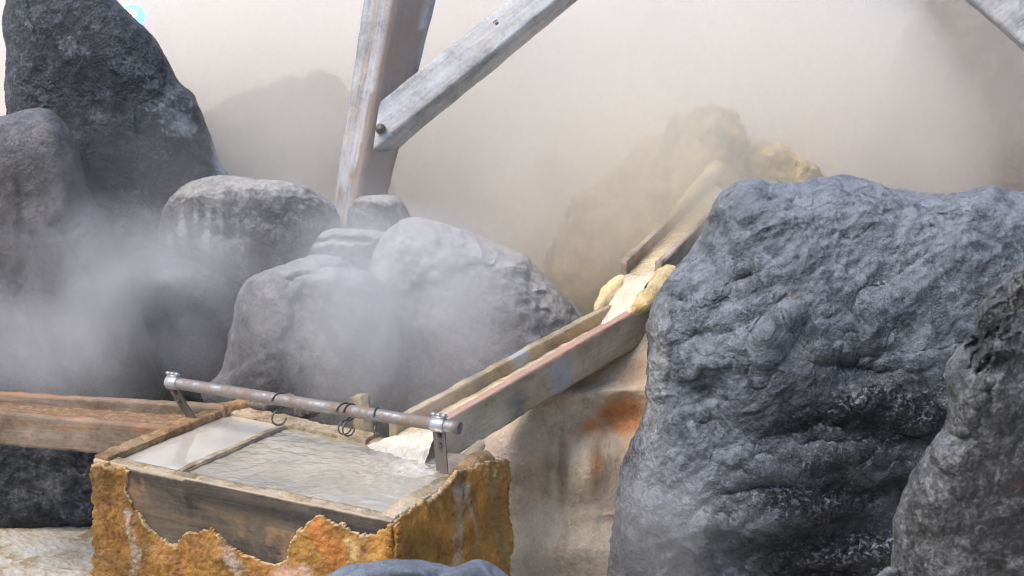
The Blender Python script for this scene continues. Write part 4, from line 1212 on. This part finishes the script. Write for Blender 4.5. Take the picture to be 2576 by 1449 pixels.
# ------------------------------------------------------------------ far left wall and blue lamp
wroot = thing("boarded_wall", at(0, 400, Y=8.0))
tag(wroot, "pale boarded wall glimpsed at the far left behind the tall dark rock", "wall")
M['wall_white'] = wood_mat("pale_boards", (.5, .5, .52), (.6, .6, .62), (.68, .68, .7), (1, 0, 0), .7)
M['wall_brown'] = wood_mat("faded_boards", (.3, .24, .22), (.38, .31, .29), (.45, .38, .36), (0, 0, 1), .7)
w0, w1, w2 = at(-500, 0, Y=8.0), at(38, 0, Y=8.0), at(0, 118, Y=8.0)
for k in range(7):
    z0 = w2[2] + .2 * k
    cz = [np.array([w0[0], 8.0, z0]), np.array([w1[0], 8.0, z0]), np.array([w1[0], 8.1, z0]), np.array([w0[0], 8.1, z0])]
    rough_box("board", cz + [x + ZV * .19 for x in cz], M['wall_white'], wroot, cell=.06, amp=.003, seed=140 + k)
cz = [np.array([w0[0], 8.03, 0]), np.array([w1[0]-.01, 8.03, 0]), np.array([w1[0]-.01, 8.1, 0]), np.array([w0[0], 8.1, 0])]
rough_box("lower_panel", cz + [x + ZV * (w2[2] - .01) for x in cz], M['wall_brown'], wroot, cell=.08, amp=.003, seed=150)
lp = at(334, 42, Y=6.45)
lamp = thing("blue_lamp", (lp[0], lp[1], 0))
tag(lamp, "glowing cyan lamp peeping over the shoulder of the tall dark rock", "lamp")
ld = (EYE - lp) / np.linalg.norm(EYE - lp)
link_mesh("lamp_housing", *tube_geo([lp - ld*.10, lp - ld*.06, lp], .07, 24, [.02, .04, .050]), M['strap'], lamp)
m, nt, b = mat_new("cyan_lens")
b.inputs["Base Color"].default_value = (.05, .5, .8, 1)
b.inputs["Emission Color"].default_value = (.0, .33, .85, 1)
b.inputs["Emission Strength"].default_value = 1.5
link_mesh("lens", *tube_geo([lp + ld*(.001 + .03 * math.sin(t)) for t in np.linspace(0, math.pi/2, 6)], .058, 24, [max(.004, .058 * math.cos(t)) for t in np.linspace(0, math.pi/2, 6)]), m, lamp)
mb, ntb, bb_ = mat_new("lamp_bulb")
bb_.inputs["Emission Color"].default_value = (.75, .95, 1, 1)
bb_.inputs["Emission Strength"].default_value = 3
link_mesh("bulb", *tube_geo([lp + ld*(.02 + .03 * math.sin(t)) + np.array([-.004, 0, .012]) for t in np.linspace(0, math.pi/2, 6)], .03, 20, [max(.002, .026 * math.cos(t)) for t in np.linspace(0, math.pi/2, 6)]), mb, lamp)
link_mesh("lamp_pole", *tube_geo([np.array([lp[0], lp[1] + .05, -.05]), np.array([lp[0], lp[1] + .05, lp[2] - .02])], .02, 12), M['strap'], lamp)

# ------------------------------------------------------------------ steam
def sphere_geo(nu=24, nv=14):
    v, f = [], []
    for j in range(nv + 1):
        t = math.pi * j / nv
        for i in range(nu):
            p = 2 * math.pi * i / nu
            v.append((1.02*math.sin(t)*math.cos(p), 1.02*math.sin(t)*math.sin(p), 1.02*math.cos(t)))
    for j in range(nv):
        for i in range(nu):
            i2 = (i + 1) % nu
            f.append((j*nu+i, (j+1)*nu+i, (j+1)*nu+i2, j*nu+i2))
    return v, f
def puff(px, py, Y, r, density, seed, **kw):
    o = link_mesh("steam", *sphere_geo(), steam_mat("steam_puff", density, seed, **kw))
    o.location = Vector(at(px, py, Y=Y).tolist())
    o.scale = r
    tag(o, kind="stuff")
    return o
# bank of steam that fills the hollow behind the boulders
puff(930, 430, 8.3, (4.0, 2.9, 2.15), 4.4, 1, scale=1.25, lo=.22, hi=.62, soft=.5, col=(.972, .945, .90))
puff(2350, 260, 6.7, (1.6, .8, 1.3), 1.3, 8, scale=1.4, lo=.25, hi=.7, soft=.8, col=(.93, .87, .79))
puff(1660, 480, 5.25, (.95, .44, .85), 3.4, 7, scale=2.0, lo=.16, hi=.66, col=(.985, .925, .80))  # yellow colour stands in for light reflected off the mound
puff(250, 800, 4.42, (.75, .28, .48), 3.2, 2, scale=2.4, lo=.36, hi=.72)
puff(480, 690, 4.75, (.46, .24, .32), 3.0, 3, scale=2.8, lo=.36, hi=.72)
puff(1480, 330, 5.75, (1.0, .3, .7), 2.6, 12, scale=2.4, lo=.42, hi=.66)
puff(620, 600, 4.62, (1.35, .22, .6), 0.85, 14, scale=2.0, lo=.15, hi=.75, soft=1.0)
puff(60, 900, 4.5, (.5, .2, .4), 2.4, 13, scale=2.6, lo=.38, hi=.72)
puff(760, 300, 6.0, (.7, .3, .6), .8, 10, scale=2.0, lo=.3, hi=.7)
puff(1000, 800, 4.45, (.56, .26, .55), 4.8, 4, scale=2.2, lo=.28, hi=.72)
puff(950, 640, 4.95, (.40, .2, .26), 3.0, 11, scale=3.2, lo=.34, hi=.72)
puff(1150, 1110, 3.66, (.2, .12, .2), 2.4, 9, scale=4.0, lo=.36, hi=.74)
puff(1320, 1400, 4.0, (.28, .14, .26), 2.6, 5, scale=3.0, lo=.34, hi=.72)
puff(1640, 1350, 3.62, (.27, .12, .32), 3.0, 6, scale=3.0, lo=.3, hi=.72)

# ------------------------------------------------------------------ light
W = bpy.data.worlds.new("World")
S.world = W
W.use_nodes = True
wn = W.node_tree
bg = wn.nodes["Background"]
sky = wn.nodes.new("ShaderNodeTexSky")
sky.sky_type = 'NISHITA'
sky.sun_disc = False
SUN = Vector((-0.45, -0.25, 0.86)).normalized()
sky.sun_elevation = math.asin(SUN.z)
sky.sun_rotation = math.atan2(SUN.x, SUN.y)
sky.air_density = 1.0
sky.dust_density = 2.0
wn.links.new(sky.outputs[0], bg.inputs[0])
bg.inputs[1].default_value = 0.14
sl = bpy.data.lights.new("sun", 'SUN')
sl.energy = 1.15
sl.angle = math.radians(25)
sl.color = (1, .90, .785)
so = bpy.data.objects.new("sun", sl)
COL.objects.link(so)
so.rotation_euler = SUN.to_track_quat('Z', 'Y').to_euler()
so.location = (0, 0, 20)

# ------------------------------------------------------------------ render settings
S.render.engine = 'CYCLES'
S.view_settings.view_transform = 'Standard'
S.view_settings.look = 'None'
S.view_settings.gamma = 1
S.view_settings.exposure = 1.12
S.cycles.use_denoising = True
S.cycles.denoising_prefilter = 'FAST'
S.cycles.filter_width = 1.1
S.cycles.max_bounces = 14
S.cycles.diffuse_bounces = 3
S.cycles.glossy_bounces = 3
S.cycles.volume_bounces = 12
S.cycles.volume_step_rate = 1.5
S.cycles.use_adaptive_sampling = True
S.cycles.adaptive_threshold = 0.02
